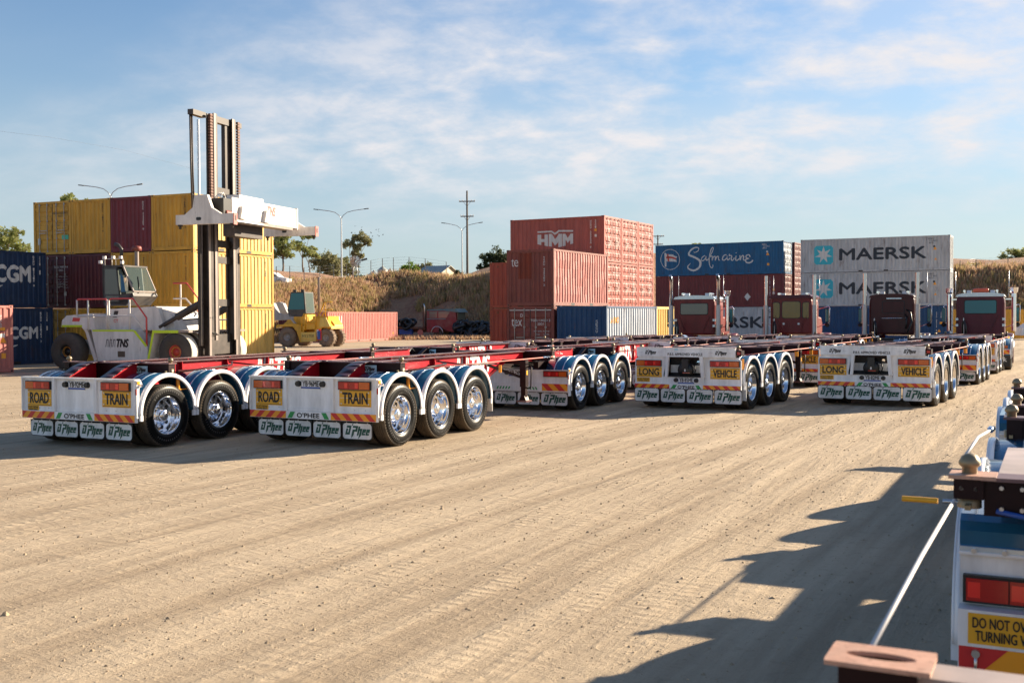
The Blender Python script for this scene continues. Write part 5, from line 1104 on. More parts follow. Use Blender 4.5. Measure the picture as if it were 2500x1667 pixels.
b = MB().m('hy_pale').prism([(2.65, 1.45), (3.55, 1.45), (3.2, 2.12), (2.75, 2.1)], 'y', .0, .06); b.box(3.5, 3.58, .1, 1.9, 1.3, 1.5); b.build('engine_hood', t)
b = MB().m('hy_pale').prism([(1.25, .38), (2.42, .40), (2.42, 1.08), (1.25, 1.05)], 'y', -.12, .05); b.m('ink').text('HYSTER', (0, -.12, 0), X, Z, VN, 1.82, .80, .20, .98, .0); b.m('strip_orange').text('52 TECH', (0, -.12, 0), X, Z, VN, 1.6, .58, .12, .6, .01); b.build('side_box', t)
b = MB().m('blue_band', True).cyl((2.62, -.0, .55), (2.62, 0, 1.15), .12, n=10); b.m('lens_red_bright').box(2.45, 2.8, .04, .06, .5, 1.3); b.m('white_ink').box(2.46, 2.6, -.02, .0, .75, 1.25); b.build('filter', t)
b = MB().m('cab_grey'); b.prism([(-.15, 2.2), (1.05, 2.2), (1.25, 2.45), (1.12, 4.0), (.0, 4.0), (-.3, 2.7)], 'y', .6, 1.9); o = b.build('cab', t)
b = MB().m('glass_teal'); b.shape([(-.22, 2.72), (1.12, 2.72), (1.04, 3.92), (.05, 3.92)], (0, .6, 0), X, Z, VN, off=.006); b.build('side_window', o)
b = MB().m('glass_clear'); b.add([(1.275, .7, 2.5), (1.275, 1.8, 2.5), (1.15, 1.8, 3.92), (1.15, .7, 3.92)], [(0, 1, 2, 3)]); b.build('rear_window', o)
b = MB().m('hy_yellow', True)
for p in ([(1.2, .0, 1.1), (1.2, .0, 1.95), (1.4, .0, 2.4), (2.35, .0, 2.4), (2.35, 0, 1.3)], [(1.2, 0, 1.55), (1.4, 0, 1.75), (2.35, 0, 1.75)], [(1.5, 0, 2.4), (1.5, 0, 1.2)], [(2.3, .3, 1.9), (2.75, .6, 3.25), (3.4, .6, 3.25)], [(2.7, .6, 2.7), (3.4, .6, 2.7)], [(2.85, .6, 3.25), (2.85, .6, 2.0)], [(2.35, .4, 2.2), (2.75, .6, 3.1)]): b.tube(p, .035)
b.sm = False; b.bar((2.2, .3, 1.5), (2.75, .6, 2.5), .3, .12); b.build('handrail', t)
b = MB().m('mast_edge', True).tube([(2.1, 1.0, 2.1), (2.1, 1.0, 4.95), (2.16, 1.0, 5.05)], .09, 10); b.build('exhaust_pipe', t)
b = MB().m('hy_grey'); b.prism([(-2.8, 1.9), (.2, 2.0), (.25, 2.35), (-.9, 2.4), (-1.15, 2.5), (-1.5, 3.2), (-1.8, 3.3), (-2.8, 3.2)], 'y', .6, 1.0); b.prism([(-2.8, 1.9), (.2, 2.0), (.25, 2.35), (-.9, 2.4), (-1.15, 2.5), (-1.5, 3.2), (-1.8, 3.3), (-2.8, 3.2)], 'y', 2.0, 2.4); b.box(-3.4, -2.9, .6, 2.4, .4, 5.2); b.bar((.2, .3, 2.05), (.75, .2, 1.5), .14, .1); b.build('mast', t)
b = MB().m('black')
for x in (.25, .9): MB().m('black').box(x-.12, x+.12, .7, .8, 4.0, 4.18).build('work_light', o)
# ---------------------------------------------------------------- old flat-nosed truck by the bank, and the tyre heap
paint('old_red', (.20, .02, .03), .4, .4); paint('old_teal', (.06, .16, .19), .4, .5, rust=.3); paint('old_rust', (.12, .045, .03), .8, .4)
q0 = at(1046, 800, 109); t = thing('flatbed_truck', 'old red and teal flatbed truck with a bull bar, at the foot of the bank', 'truck', (q0.x, q0.y, -.3), .35)
b = MB().m('old_red'); b.prism([(-.2, .75), (1.1, .75), (1.2, 1.35), (2.0, .9), (2.9, .75), (3.05, 1.7), (2.95, 2.9), (-.15, 2.9)], 'y', 0, 2.3); o = b.build('cab', t)
b = MB().m('old_teal'); b.prism([(1.6, 2.9), (3.35, 2.72), (3.0, 3.1), (-.1, 3.02), (-.15, 2.9)], 'y', -.06, 2.36); b.box(2.96, 3.08, .0, 2.3, .8, 1.9); b.prism([(-.2, 2.05), (1.9, 2.05), (1.9, 2.14), (-.2, 2.14)], 'y', -.012, 0); b.build('roof', o)
b = MB().m('window_grey').shape([(.1, 2.2), (.95, 2.2), (.95, 2.8), (.1, 2.8)], (0, 0, 0), X, Z, VN, off=.01); b.shape([(1.1, 2.2), (2.0, 2.2), (2.3, 2.8), (1.1, 2.8)], (0, 0, 0), X, Z, VN, off=.01); b.build('side_window', o)
b = MB().m('window_grey').box(3.06, 3.09, .15, 2.15, 1.95, 2.72); b.build('windscreen', o)
b = MB().m('steel', True)
for z in (.7, 1.1, 1.5): b.tube([(3.1, .0, z), (3.45, .05, z), (3.45, 2.25, z), (3.1, 2.3, z)], .05)
for y in (.1, .6, 1.15, 1.7, 2.2): b.tube([(3.47, y, .6), (3.47, y, 1.85)], .045)
b.build('bull_bar', t)
b = MB().m('old_rust'); b.box(-5.6, -.4, .0, 2.3, 1.15, 1.3); b.box(-5.6, 2.9, .7, 1.6, .75, 1.1); b.m('blue_band').box(-3.3, -1.9, .1, .5, .55, 1.05); b.build('tray', t)
b = MB().m('old_rust', True).cyl((-.55, .3, 1.0), (-.55, .3, 2.9), .2, n=12); b.m('steel', True).tube([(-.45, .1, 1.2), (-.45, .1, 3.3), (-.55, .1, 3.6)], .06); b.build('exhaust_stack', t)
b = MB().m('steel', True); vs = [(1.9*.5+.65*math.cos(a*PI/10), .62+.72*math.sin(a*PI/10)) for a in range(11)]; b.tube([(x, -.03, z) for x, z in vs], .05); b.build('guard_trim', t)
for x in (.95, -4.6, -5.0+1.5): bigwheel(t, x, .25, .5, .5, .3, 'rubber_dust', 'rubber_dust', 'old_rust', None)
b = MB().m('c_salmon', True).cyl((-.9, -.02, .75), (-.9, .1, .75), .3, n=16); b.build('spare_cap', t)
TY = MB().m('rubber', True).lathe([(.30, -.1), (.36, -.14), (.46, -.14), (.52, -.09), (.52, .09), (.46, .14), (.36, .14), (.30, .1)], (0, 0, 0), 'z', 18, True).mesh('worn_tyre')
def heap(n, c, sx, sy, h, lab, grp):
    for i in range(n):
        a = R.uniform(-1, 1); d = R.uniform(-1, 1); z = max(0, 1-a*a*.7)*(1-d*d*.6)*h*R.uniform(.2, 1)
        o = link('worn_tyre', TY, None, (c[0]+a*sx, c[1]+d*sy, c[2]+.2+z)); o.rotation_euler = (R.uniform(-1.1, 1.1), R.uniform(-1.1, 1.1), R.uniform(0, 6)); k = R.uniform(.9, 1.25); o.scale = (k, k, k); tag(o, lab, 'tyre', grp)
q0 = at(1162, 806, 108); heap(60, (q0.x, q0.y, -.3), 2.3, 2.2, 1.9, 'worn black tyre in the heap at the foot of the bank', 'worn tyres heaped at the foot of the bank')
q0 = at(1012, 780, 109.5); heap(8, (q0.x-1.0, q0.y+.9, .92), 1.3, .8, .5, 'worn black tyre lying on the tray of the old truck', 'worn tyres on the old truck tray')
# ---------------------------------------------------------------- yard ground
def ground_mat():
    m, t, p = newmat('yard_gravel'); Lk = t.links
    tc = t.nodes.new('ShaderNodeTexCoord')
    def mp(rot, sc):
        n = t.nodes.new('ShaderNodeMapping'); n.inputs['Rotation'].default_value = (0, 0, rot); Lk.new(tc.outputs['Object'], n.inputs[0]); k = t.nodes.new('ShaderNodeMapping'); k.inputs['Scale'].default_value = sc; Lk.new(n.outputs[0], k.inputs[0]); return k.outputs[0]
    def nz(v, s, d=6.0, r=.6, dist=0): n = nd(t, 'ShaderNodeTexNoise', i_Scale=s, i_Detail=d, i_Roughness=r, i_Distortion=dist); Lk.new(v, n.inputs['Vector']); return n.outputs[0]
    al = mp(.52, (1, .055, 1)); iso = mp(0, (1, 1, 1)); al2 = mp(.44, (1, .10, 1)); cr = mp(-.9, (1.0, .12, 1))
    tr = nz(al, 1.7, 5.0, .62, .35); tr2 = nz(al2, 4.5, 4.0, .6, .2); patch = nz(iso, .22, 5.0, .6); fine = nz(iso, 9.0, 10.0, .72); grit = nz(iso, 55.0, 6.0, .75); rip = nz(cr, 3.2, 5.0, .62, .3)
    vo = nd(t, 'ShaderNodeTexVoronoi', i_Scale=16.0, i_Randomness=1.0); Lk.new(iso, vo.inputs['Vector'])
    c = mixc(t, ramp(t, tr, [(.40, 0), (.58, 1)]), (.355, .272, .184), (.515, .408, .285))
    c = mixc(t, mth(t, 'MULTIPLY', ramp(t, patch, [(.35, 0), (.7, 1)]), .55), c, (.33, .255, .175))
    c = mixc(t, mth(t, 'MULTIPLY', ramp(t, tr2, [(.5, 0), (.68, 1)]), .35), c, (.58, .46, .32))
    c = mixc(t, mth(t, 'MULTIPLY', ramp(t, fine, [(.30, 1), (.47, 0)]), .34), c, (.19, .14, .09))
    c = mixc(t, mth(t, 'MULTIPLY', ramp(t, grit, [(.56, 0), (.74, 1)]), .35), c, (.60, .50, .37))
    c = mixc(t, mth(t, 'MULTIPLY', ramp(t, grit, [(.28, 1), (.42, 0)]), .5), c, (.10, .075, .052))
    Lk.new(c, p.inputs['Base Color']); p.inputs['Roughness'].default_value = .92; p.inputs['Specular IOR Level'].default_value = .2
    h = mth(t, 'ADD', mth(t, 'MULTIPLY', tr, .8), mth(t, 'MULTIPLY', tr2, .38)); h = mth(t, 'ADD', h, mth(t, 'MULTIPLY', fine, .30)); h = mth(t, 'ADD', h, mth(t, 'MULTIPLY', grit, .10)); h = mth(t, 'ADD', h, mth(t, 'MULTIPLY', rip, .30))
    h = mth(t, 'ADD', h, mth(t, 'MULTIPLY', ramp(t, vo.outputs['Distance'], [(.0, 1), (.22, 0)]), .09))
    wv = nd(t, 'ShaderNodeTexWave', wave_type='BANDS', bands_direction='Y', i_Scale=2.6, i_Distortion=2.5, i_Detail=2.0); wv.inputs['Detail Scale'].default_value = 2.0; Lk.new(mp(.50, (1, 1, 1)), wv.inputs['Vector'])
    msk = mth(t, 'MULTIPLY', ramp(t, tr2, [(.50, 0), (.60, 1)]), ramp(t, patch, [(.42, 0), (.58, 1)]))
    h = mth(t, 'ADD', h, mth(t, 'MULTIPLY', mth(t, 'MULTIPLY', wv.outputs['Fac'], msk), .10))
    bn = nd(t, 'ShaderNodeBump', i_Strength=.85, i_Distance=.085); Lk.new(h, bn.inputs['Height']); Lk.new(bn.outputs[0], p.inputs['Normal'])
ground_mat()
def frange(a, b, n): return [a+(b-a)*i/n for i in range(n+1)]
xs = [-1500, -600, -300]+frange(-160, 220, 38)+[400, 800, 1800]; ys = [-400, -100, -40]+frange(-10, 30, 8)+frange(36, 110, 12)+[200, 500, 1000, 2500]
b = MB().m('yard_gravel'); nx = len(xs)
b.add([(x, y, gz(x, y)) for y in ys for x in xs], [(j*nx+i, j*nx+i+1, (j+1)*nx+i+1, (j+1)*nx+i) for j in range(len(ys)-1) for i in range(nx-1)])
o = b.build('ground'); o['kind'] = 'structure'; o['label'] = 'pale compacted gravel yard with tyre tracks'
# loose stones in the nearer yard
paint('stone', (.42, .32, .21), .9, .4, dirt=(.22, .165, .11), streak=False, scale=3)
b = MB().m('stone')
def stone(x, y, r):
    a = R.uniform(0, 6.28); c, s = math.cos(a)*r, math.sin(a)*r; e = R.uniform(.6, 1.3); h = r*R.uniform(.5, 1.0); z = gz(x, y)-.1*r
    b.add([(x+c, y+s, z), (x-s*e, y+c*e, z), (x-c, y-s, z), (x+s*e, y-c*e, z), (x+.2*c, y+.1*s, z+h), (x-.35*c, y-.3*s, z+h*.85)], [(0, 1, 4), (1, 5, 4), (1, 2, 5), (2, 3, 5), (3, 4, 5), (3, 0, 4)])
for i in range(12000):
    d = 3.5+30*R.random()**1.7; t_ = R.uniform(-.52, .55); k = noise.noise(Vector((t_*d*.7, d*.7, 0)))
    if k < R.uniform(-.6, .25): continue
    stone(t_*d, d, .003+.013*R.random()**5+.0005*d)
for i in range(8): d = R.uniform(4, 24); stone(R.uniform(-.5, .42)*d, d, R.uniform(.02, .04))
o = b.build('gravel_stones', fix=False); o['kind'] = 'stuff'; o['label'] = 'loose stones scattered over the gravel yard'
# ---------------------------------------------------------------- bank and the land behind it
TB = [(-400, 84, 100, 4.6, 7.0), (0, 84, 100, 4.6, 7.0), (500, 84, 101, 4.6, 7.6), (640, 90, 106, 4.75, 8.0), (766, 102, 118, 5.3, 7.9), (828, 108, 124, 5.8, 7.4), (881, 112, 128, 6.3, 7.3), (935, 115, 131, 6.8, 7.4), (988, 116, 132, 6.95, 7.5),
      (1042, 114, 130, 6.6, 7.6), (1109, 110, 126, 6.1, 7.6), (1195, 106, 122, 6.0, 8.7), (1290, 101, 115, 8.6, 9.4), (1500, 101, 114, 8.9, 9.6), (1660, 108, 122, 8.5, 9), (1900, 120, 135, 7, 9), (2325, 112, 125, 6.9, 9.7), (2500, 108, 121, 6.7, 9.5), (2800, 106, 120, 6.5, 9.3), (3600, 100, 116, 6, 9)]
def tab(px, k):
    for a, c in zip(TB, TB[1:]):
        if px <= c[0]: q = max(0, min(1, (px-a[0])/(c[0]-a[0]))); return a[k]+(c[k]-a[k])*q
    return TB[-1][k]
def sst(q): q = max(0, min(1, q)); return q*q*(3-2*q)
def hz(x, y):
    px = 1250+2660*x/max(y, 1); t0, t1, z1, z2 = (tab(px, k) for k in (1, 2, 3, 4))
    q = (y-t0)/(t1-t0); z = -.3+(z1+.3)*(max(0, min(1, q))*.75+.25*sst(q))
    z += (z2-z1)*sst((y-t1-2)/26)
    if 0 < q: z += (.35*noise.noise(Vector((x*.16, y*.16, 1)))+.18*noise.noise(Vector((x*.5, y*.5, 5))))*min(1, q*2)
    return z if q > 0 else -.3-(t0-y)*.1
m_, t_, p_ = newmat('bank_soil')
def bank_mat(m, t, p):
    v = objvec(t); a = nd(t, 'ShaderNodeTexNoise', i_Scale=.35, i_Detail=8.0, i_Roughness=.65); b_ = nd(t, 'ShaderNodeTexNoise', i_Scale=2.2, i_Detail=9.0, i_Roughness=.7)
    t.links.new(v, a.inputs[0]); t.links.new(v, b_.inputs[0])
    c = mixc(t, ramp(t, a.outputs[0], [(.42, 0), (.6, 1)]), (.24, .105, .065), (.31, .175, .10)); c = mixc(t, ramp(t, b_.outputs[0], [(.4, 0), (.65, 1)]), c, (.36, .22, .13))
    t.links.new(c, p.inputs['Base Color']); p.inputs['Roughness'].default_value = .95
    bn = nd(t, 'ShaderNodeBump', i_Strength=.9, i_Distance=.3); t.links.new(b_.outputs[0], bn.inputs['Height']); t.links.new(bn.outputs[0], p.inputs['Normal'])
bank_mat(m_, t_, p_)
b = MB().m('bank_soil', True)
ux = frange(-420, 520, 40); pxs = frange(-500, 3800, 172); ds = frange(80, 138, 46)+[140, 146, 152, 160, 170, 185, 205, 230, 270, 340, 450, 700, 1200]
n = len(pxs); b.add([((px-1250)/2660*d, d, hz((px-1250)/2660*d, d)) for d in ds for px in pxs], [(j*n+i, j*n+i+1, (j+1)*n+i+1, (j+1)*n+i) for j in range(len(ds)-1) for i in range(n-1)])
o = b.build('hill'); o['kind'] = 'structure'; o['label'] = 'grassy earth bank rising behind the yard'
def grass_mat(name, cols):
    m, t, p = newmat(name); tc = t.nodes.new('ShaderNodeTexCoord')
    a = nd(t, 'ShaderNodeTexNoise', i_Scale=.30, i_Detail=5.0); b_ = nd(t, 'ShaderNodeTexNoise', i_Scale=1.9, i_Detail=3.0); t.links.new(tc.outputs['Object'], a.inputs[0]); t.links.new(tc.outputs['Object'], b_.inputs[0])
    c = mixc(t, ramp(t, a.outputs[0], [(.38, 0), (.62, 1)]), cols[0], cols[1]); c = mixc(t, ramp(t, b_.outputs[0], [(.4, 0), (.66, 1)]), c, cols[2])
    t.links.new(c, p.inputs['Base Color']); p.inputs['Roughness'].default_value = .8; p.inputs['Specular IOR Level'].default_value = .2; return m
grass_mat('dry_grass', ((.46, .30, .18), (.40, .245, .165), (.54, .39, .24))); grass_mat('olive_grass', ((.30, .26, .10), (.38, .30, .13), (.44, .34, .17)))
translucent('dry_grass'); translucent('olive_grass')
b = MB()
def tuft(x, y, h, n=6):
    z = hz(x, y)-.05
    for k in range(n):
        a = R.uniform(0, 6.28); w = R.uniform(.05, .11); l = R.uniform(.15, .55)*h; c, s = math.cos(a), math.sin(a); q = R.uniform(.7, 1.1)*h; ox, oy = R.uniform(-.16, .16), R.uniform(-.16, .16)
        b.add([(x+ox-s*w, y+oy+c*w, z), (x+ox+s*w, y+oy-c*w, z), (x+ox+c*l*.6+s*w*.7, y+oy+s*l*.6-c*w*.7, z+q*.65), (x+ox+c*l, y+oy+s*l, z+q)], [(0, 1, 2, 3)])
for i in range(15000):
    px = R.uniform(600, 1290) if R.random() < .74 else R.uniform(2290, 2560); t0, t1 = tab(px, 1), tab(px, 2); D = R.uniform(t0-.5, t1+14 if R.random() < .35 else t1+1)
    x = (px-1250)/2660*D; q = (D-t0)/(t1-t0); k = noise.noise(Vector((x*.22, D*.3, 2)))
    n2 = noise.noise(Vector((x*.12, D*.2, 9))); bare = px < 1130+160*n2 and q < .55+.3*n2 and px > 905+150*n2
    if bare and k < .12+.25*(1-q): continue
    if k < R.uniform(-.55, .12): continue
    b.m('dry_grass' if R.random() < .74-(.25 if k > .2 else 0) else 'olive_grass'); tuft(x, D, R.uniform(.45, 1.05)*(1.15 if px > 1000 else .95)*(.7 if q > 1.05 else 1), 6)
for i in range(500):
    px = R.uniform(940, 1210); D = R.uniform(100, 107); x = (px-1250)/2660*D; b.m('dry_grass'); z0 = gz(x, D)
    for k in range(5): a = R.uniform(0, 6.28); c, s = math.cos(a)*.05, math.sin(a)*.05; h = R.uniform(.2, .5); b.add([(x-s, D+c, z0), (x+s, D-c, z0), (x+4*c+R.uniform(-.1, .1), D+4*s, z0+h)], [(0, 1, 2)])
o = b.build('bank_grass', fix=False); o['kind'] = 'stuff'; o['label'] = 'dry straw coloured grass tufts on the bank'
# ---------------------------------------------------------------- trees
def leaf_mat(name, cols): grass_mat(name, cols).node_tree.nodes['Principled BSDF'].inputs['Roughness'].default_value = .6
leaf_mat('leaf_gum', ((.21, .23, .10), (.28, .28, .13), (.36, .34, .19))); leaf_mat('leaf_light', ((.27, .32, .09), (.34, .38, .12), (.42, .42, .19))); leaf_mat('leaf_bright', ((.13, .24, .02), (.20, .32, .03), (.26, .36, .05))); leaf_mat('leaf_dark', ((.040, .065, .028), (.055, .085, .035), (.09, .11, .05)))
for k in ('leaf_gum', 'leaf_light', 'leaf_bright', 'leaf_dark'): translucent(k, .55)
paint('bark', (.20, .165, .13), .9, .5, dirt=(.38, .33, .27)); paint('bark_dark', (.09, .07, .055), .9, .4)
def tree(name, label, px, py, D, h, blobs, leaf, nl=1500, ls=.24, tr=.16, bark='bark', group='trees on the land behind the bank', z=None, dens=14):
    p = at(px, py, D); zb = hz(p.x, p.y)-.15 if z is None else z
    t = thing(name, label, 'tree', (p.x, p.y, zb), 0, group)
    b = MB().m(bark, True); base = Vector((0, 0, 0)); fork = Vector((R.uniform(-.2, .2), R.uniform(-.2, .2), h*.34))
    b.tube([base, base*.5+fork*.5+Vector((R.uniform(-.1, .1), 0, 0)), fork], [tr, tr*.85, tr*.7], 8)
    for bx, bz, r in blobs:
        e = Vector((bx, R.uniform(-.4, .4), bz)); mid = fork*.45+e*.55+Vector((R.uniform(-.25, .25), R.uniform(-.2, .2), -.1*h*.3)); b.tube([fork, mid, e], [tr*.55, tr*.36, tr*.12], 6)
        for k in range(3): q = e+Vector((R.uniform(-1, 1), R.uniform(-1, 1), R.uniform(-.4, 1)))*r*.7; b.tube([mid*.3+e*.7, q], [tr*.2, tr*.05], 5)
    b.build('trunk', t); b = MB().m(leaf); tot = sum(r**2 for _, _, r in blobs)
    for bx, bz, r in blobs:
        nc = max(4, int(dens*r)); per = int(nl*r*r/tot/nc)
        for c in range(nc):
            d = Vector((R.gauss(0, 1), R.gauss(0, 1), R.gauss(0, .8))); d = d.normalized()*r*R.uniform(.35, 1.0); cc = Vector((bx, 0, bz))+Vector((d.x, d.y, d.z*.8)); cr = r*R.uniform(.16, .36)
            for k in range(per):
                e = Vector((R.gauss(0, .5), R.gauss(0, .5), R.gauss(0, .42)))*cr*1.3; u = Vector((R.gauss(0, 1), R.gauss(0, 1), R.gauss(0, 1))).normalized(); v = u.orthogonal().normalized()
                s = ls*R.uniform(.6, 1.2); q = cc+e; b.add([q-u*s, q+v*s*.45, q+u*s, q-v*s*.45], [(0, 1, 2, 3)])
    b.build('crown', t, fix=False); return t
tree('gum_tree', 'leafy green gum tree right beside the yellow stack behind the spreader arm', 690, 677, 150, 6.6, [(-.6, 4.6, 1.3), (.5, 3.9, 1.2), (.2, 5.6, 1.2), (-.9, 3.0, 1.0), (.9, 2.7, .8), (-.5, 6.2, .8)], 'leaf_light', 2600)
tree('gum_tree', 'sparse gum tree with pale forked trunk under the far end of the spreader', 741, 676, 152, 6.6, [(-.9, 4.1, .9), (-.2, 5.7, .9), (.9, 5.2, .7), (.3, 3.5, .6), (1.1, 3.4, .7)], 'leaf_light', 1300, tr=.13)
tree('gum_tree', 'small gum tree with pale trunk left of the lamp post, beside the sparse one', 757, 678, 150, 4.2, [(-.1, 2.8, .8), (.7, 2.5, .6), (-.7, 3.3, .6)], 'leaf_light', 1000, tr=.1)
tree('broad_tree', 'broad olive green tree just left of the near lamp post', 802, 678, 168, 5.4, [(-1.6, 2.8, 1.3), (-.3, 3.5, 1.5), (1.2, 2.9, 1.4), (-.8, 1.8, 1.3), (1.5, 1.7, 1.1), (.5, 1.6, 1.2)], 'leaf_gum', 3200)
tree('broad_tree', 'dark olive tree between the near lamp post and the windmill', 846, 678, 172, 5.0, [(-.5, 3.3, 1.2), (.7, 2.8, 1.1), (-.9, 2.0, 1.0), (.3, 1.7, 1.1), (1.3, 1.6, .8)], 'leaf_gum', 2200)
tree('gum_tree', 'tall open gum tree leaning right above the windmill', 862, 676, 165, 8.0, [(-.5, 5.8, 1.0), (.6, 5.4, .9), (1.5, 6.8, 1.1), (2.2, 6.0, .8), (.4, 4.4, .8), (1.3, 4.0, .6), (.3, 6.6, .7)], 'leaf_gum', 2100, tr=.14)
tree('garden_bush', 'bright green rounded tree left of the house roof', 994, 664, 140, 2.6, [(-.5, 1.0, .9), (.2, 1.5, .95), (.7, .9, .85), (-.9, .5, .6), (.1, .6, .9)], 'leaf_bright', 2600, .17, .1)
tree('broad_tree', 'grey green tree standing behind the house roof', 1042, 664, 190, 4.8, [(-1.2, 2.9, 1.1), (.2, 3.3, 1.1), (1.4, 2.4, 1.1), (-.2, 2.2, 1.1)], 'leaf_gum', 1800)
tree('dark_tree', 'dark dense tree on the hill right behind the red stack', 1207, 652, 160, 4.0, [(-1.0, 1.8, 1.2), (.4, 2.4, 1.35), (1.6, 1.6, 1.2), (-1.7, .9, .9), (.2, 1.0, 1.3), (2.2, .8, 1.0)], 'leaf_dark', 3600, .22, .2, 'bark_dark')
tree('palm_shrub', 'small spiky shrub on the crest left of the power pole', 1118, 664, 140, 1.0, [(0, .7, .45), (.35, .5, .35), (-.35, .5, .35)], 'leaf_dark', 500, .2, .06, 'bark_dark')
tree('gum_tree', 'gum tree crown showing above the yellow container with the doors', 185, 640, 120, 9.5, [(-2.0, 7.9, .8), (-.6, 8.5, .9), (.8, 8.3, .8), (1.8, 8.0, .6), (-.8, 7.4, .8), (.5, 7.5, .8)], 'leaf_light', 1500, tr=.2)
tree('gum_tree', 'yellowish gum tree at the left edge above the dark blue container', 22, 640, 110, 6.8, [(-1.2, 5.2, 1.2), (.2, 4.9, 1.0), (1.5, 4.0, .9), (-.3, 3.6, 1.2), (1.8, 3.0, .8), (-1.6, 3.7, 1.0), (.9, 5.6, .6)], 'leaf_light', 2600, tr=.18)
tree('broad_tree', 'tree top showing above the blue script container', 1692, 640, 150, 9.2, [(-.5, 8.4, .8), (.5, 8.8, .7), (-.2, 7.6, .9), (.9, 7.8, .7)], 'leaf_light', 900, z=2.5)
tree('broad_tree', 'spreading tree top on the hill at the right edge', 2480, 634, 158, 3.0, [(-1.6, .9, .8), (-.4, 1.5, .9), (.8, 1.5, 1.0), (1.9, 1.3, 1.0), (.2, .7, .9)], 'leaf_light', 2200, .22, .15, 'bark_dark')
# ---------------------------------------------------------------- poles, fences, farm things
plain('galv', (.40, .42, .44), .45, .6); plain('wood_pole', (.13, .11, .09), .85); plain('dark_metal', (.06, .06, .065), .5, .4)
def lamp(label, px, pytop, D, arm, zb=None):
    p = at(px, pytop, D); z = hz(p.x, p.y)-.2 if zb is None else zb; h = p.z-z
    t = thing('lamp_post', label, 'lamp post', (p.x, p.y, z), .1, 'double armed lamp posts along the road'); b = MB().m('galv', True).cyl((0, 0, 0), (0, 0, h), .11, .07, 10); b.build('pole', t)
    for s in (-1, 1):
        b = MB().m('galv', True).tube([(0, 0, h-.1), (s*.25, 0, h+.35), (s*.8, 0, h+.75), (s*1.6, 0, h+.95), (s*(arm-.5), 0, h+1.15)], .045, 6); o = b.build('arm', t)
        b = MB().m('dark_metal'); b.bar((s*(arm-.6), 0, h+1.13), (s*arm, 0, h+1.20), .22, .10); b.build('lamp_head', o)
lamp('double armed lamp post standing clear between the spreader and the power pole', 833, 533, 140, 3.6); lamp('double armed lamp post close beside the power pole', 1128, 563, 165, 3.15); lamp('double armed lamp post rising behind the yellow stack', 270, 478, 118, 3.6, 4)
def pole(label, px, pytop, D, arms, zb=None):
    p = at(px, pytop, D); z = hz(p.x, p.y)-.2 if zb is None else zb; h = p.z-z
    t = thing('power_pole', label, 'power pole', (p.x, p.y, z), .05, 'timber power poles'); b = MB().m('wood_pole', True).cyl((0, 0, 0), (0, 0, h), .17, .11, 10); b.build('pole', t)
    for dz, w in arms:
        b = MB().m('wood_pole').box(-w, w, -.06, .06, h-dz-.07, h-dz+.07); b.bar((-w*.5, -.07, h-dz), (0, -.07, h-dz-.7), .04, .04); b.bar((w*.5, -.07, h-dz), (0, -.07, h-dz-.7), .04, .04); o = b.build('cross_arm', t)
        for x in (-w*.95, -w*.55, w*.55, w*.95): MB().m('white_ink', True).cyl((x, 0, h-dz+.07), (x, 0, h-dz+.25), .05, n=6).build('insulator', o)
pole('tall timber power pole with two cross arms in the middle distance', 1140, 466, 150, ((1.45, 1.1), (3.5, .9))); pole('power pole top peeping out right of the red stack', 1606, 574, 190, ((.2, 1.1), (1.6, .9)), 4)
b = MB().m('dark_metal', True); b.tube([at(-60, 314, 95), at(120, 335, 105), at(300, 366, 115), at(480, 415, 125)], .007, 5); o = b.build('power_line'); tag(o, 'thin power line sagging across the sky at the left', 'power line')
def fence(label, pts, hgt):
    p0 = at(*pts[0]); t = thing('wire_fence', label, 'fence', (p0.x, p0.y, hz(p0.x, p0.y))); prev = None
    w = MB().m('dark_metal', True)
    for q in pts:
        p = at(*q); p = Vector((p.x, p.y, hz(p.x, p.y)))-Vector((p0.x, p0.y, hz(p0.x, p0.y))); MB().m('dark_metal', True).cyl(p-Z*.2, p+Z*hgt, .045, n=6).build('fence_post', t)
        if prev is not None:
            for k in range(6): w.tube([prev+Z*hgt*(.25+.15*k), p+Z*hgt*(.25+.15*k)], .010, 4)
        prev = p
    w.build('wire', t)
fence('tall wire fence along the crest of the bank behind the yellow handler', [(640+x*.268, 690, tab(640+x*.268, 2)+3) for x in (130, 253, 383, 527, 652, 768, 882, 992, 1097, 1197, 1340, 1487, 1678)], 2.3)
fence('wire fence on the slope right of the grey stack', [(2344, 650, 127), (2383, 650, 129), (2461, 650, 129), (2540, 650, 129)], 1.5)
paint('iron_roof', (.36, .38, .35), .5, .3); paint('cream_wall', (.62, .56, .40), .7, .2); paint('silo_steel', (.48, .42, .36), .45, .4, metal=.3); paint('tank_green', (.16, .27, .20), .55, .3)
p = at(1052, 664, 160); t = thing('farm_house', 'cream house with a grey iron roof half hidden by the crest', 'house', (p.x, p.y, hz(p.x, p.y)-1.5), .5)
MB().m('cream_wall').prism([(0, 0), (4, 0), (4, 2.2), (2, 3.05), (0, 2.2)], 'x', -1.9, 1.9).build('wall', t)
b = MB().m('iron_roof'); b.prism([(-.5, 2.03), (2, 3.12), (4.5, 2.03), (4.5, 2.11), (2, 3.22), (-.5, 2.11)], 'x', -2.3, 2.2); b.build('roof', t); MB().m('window_grey').box(-1.2, -.2, -.02, .01, 1.0, 1.9).build('window', t)
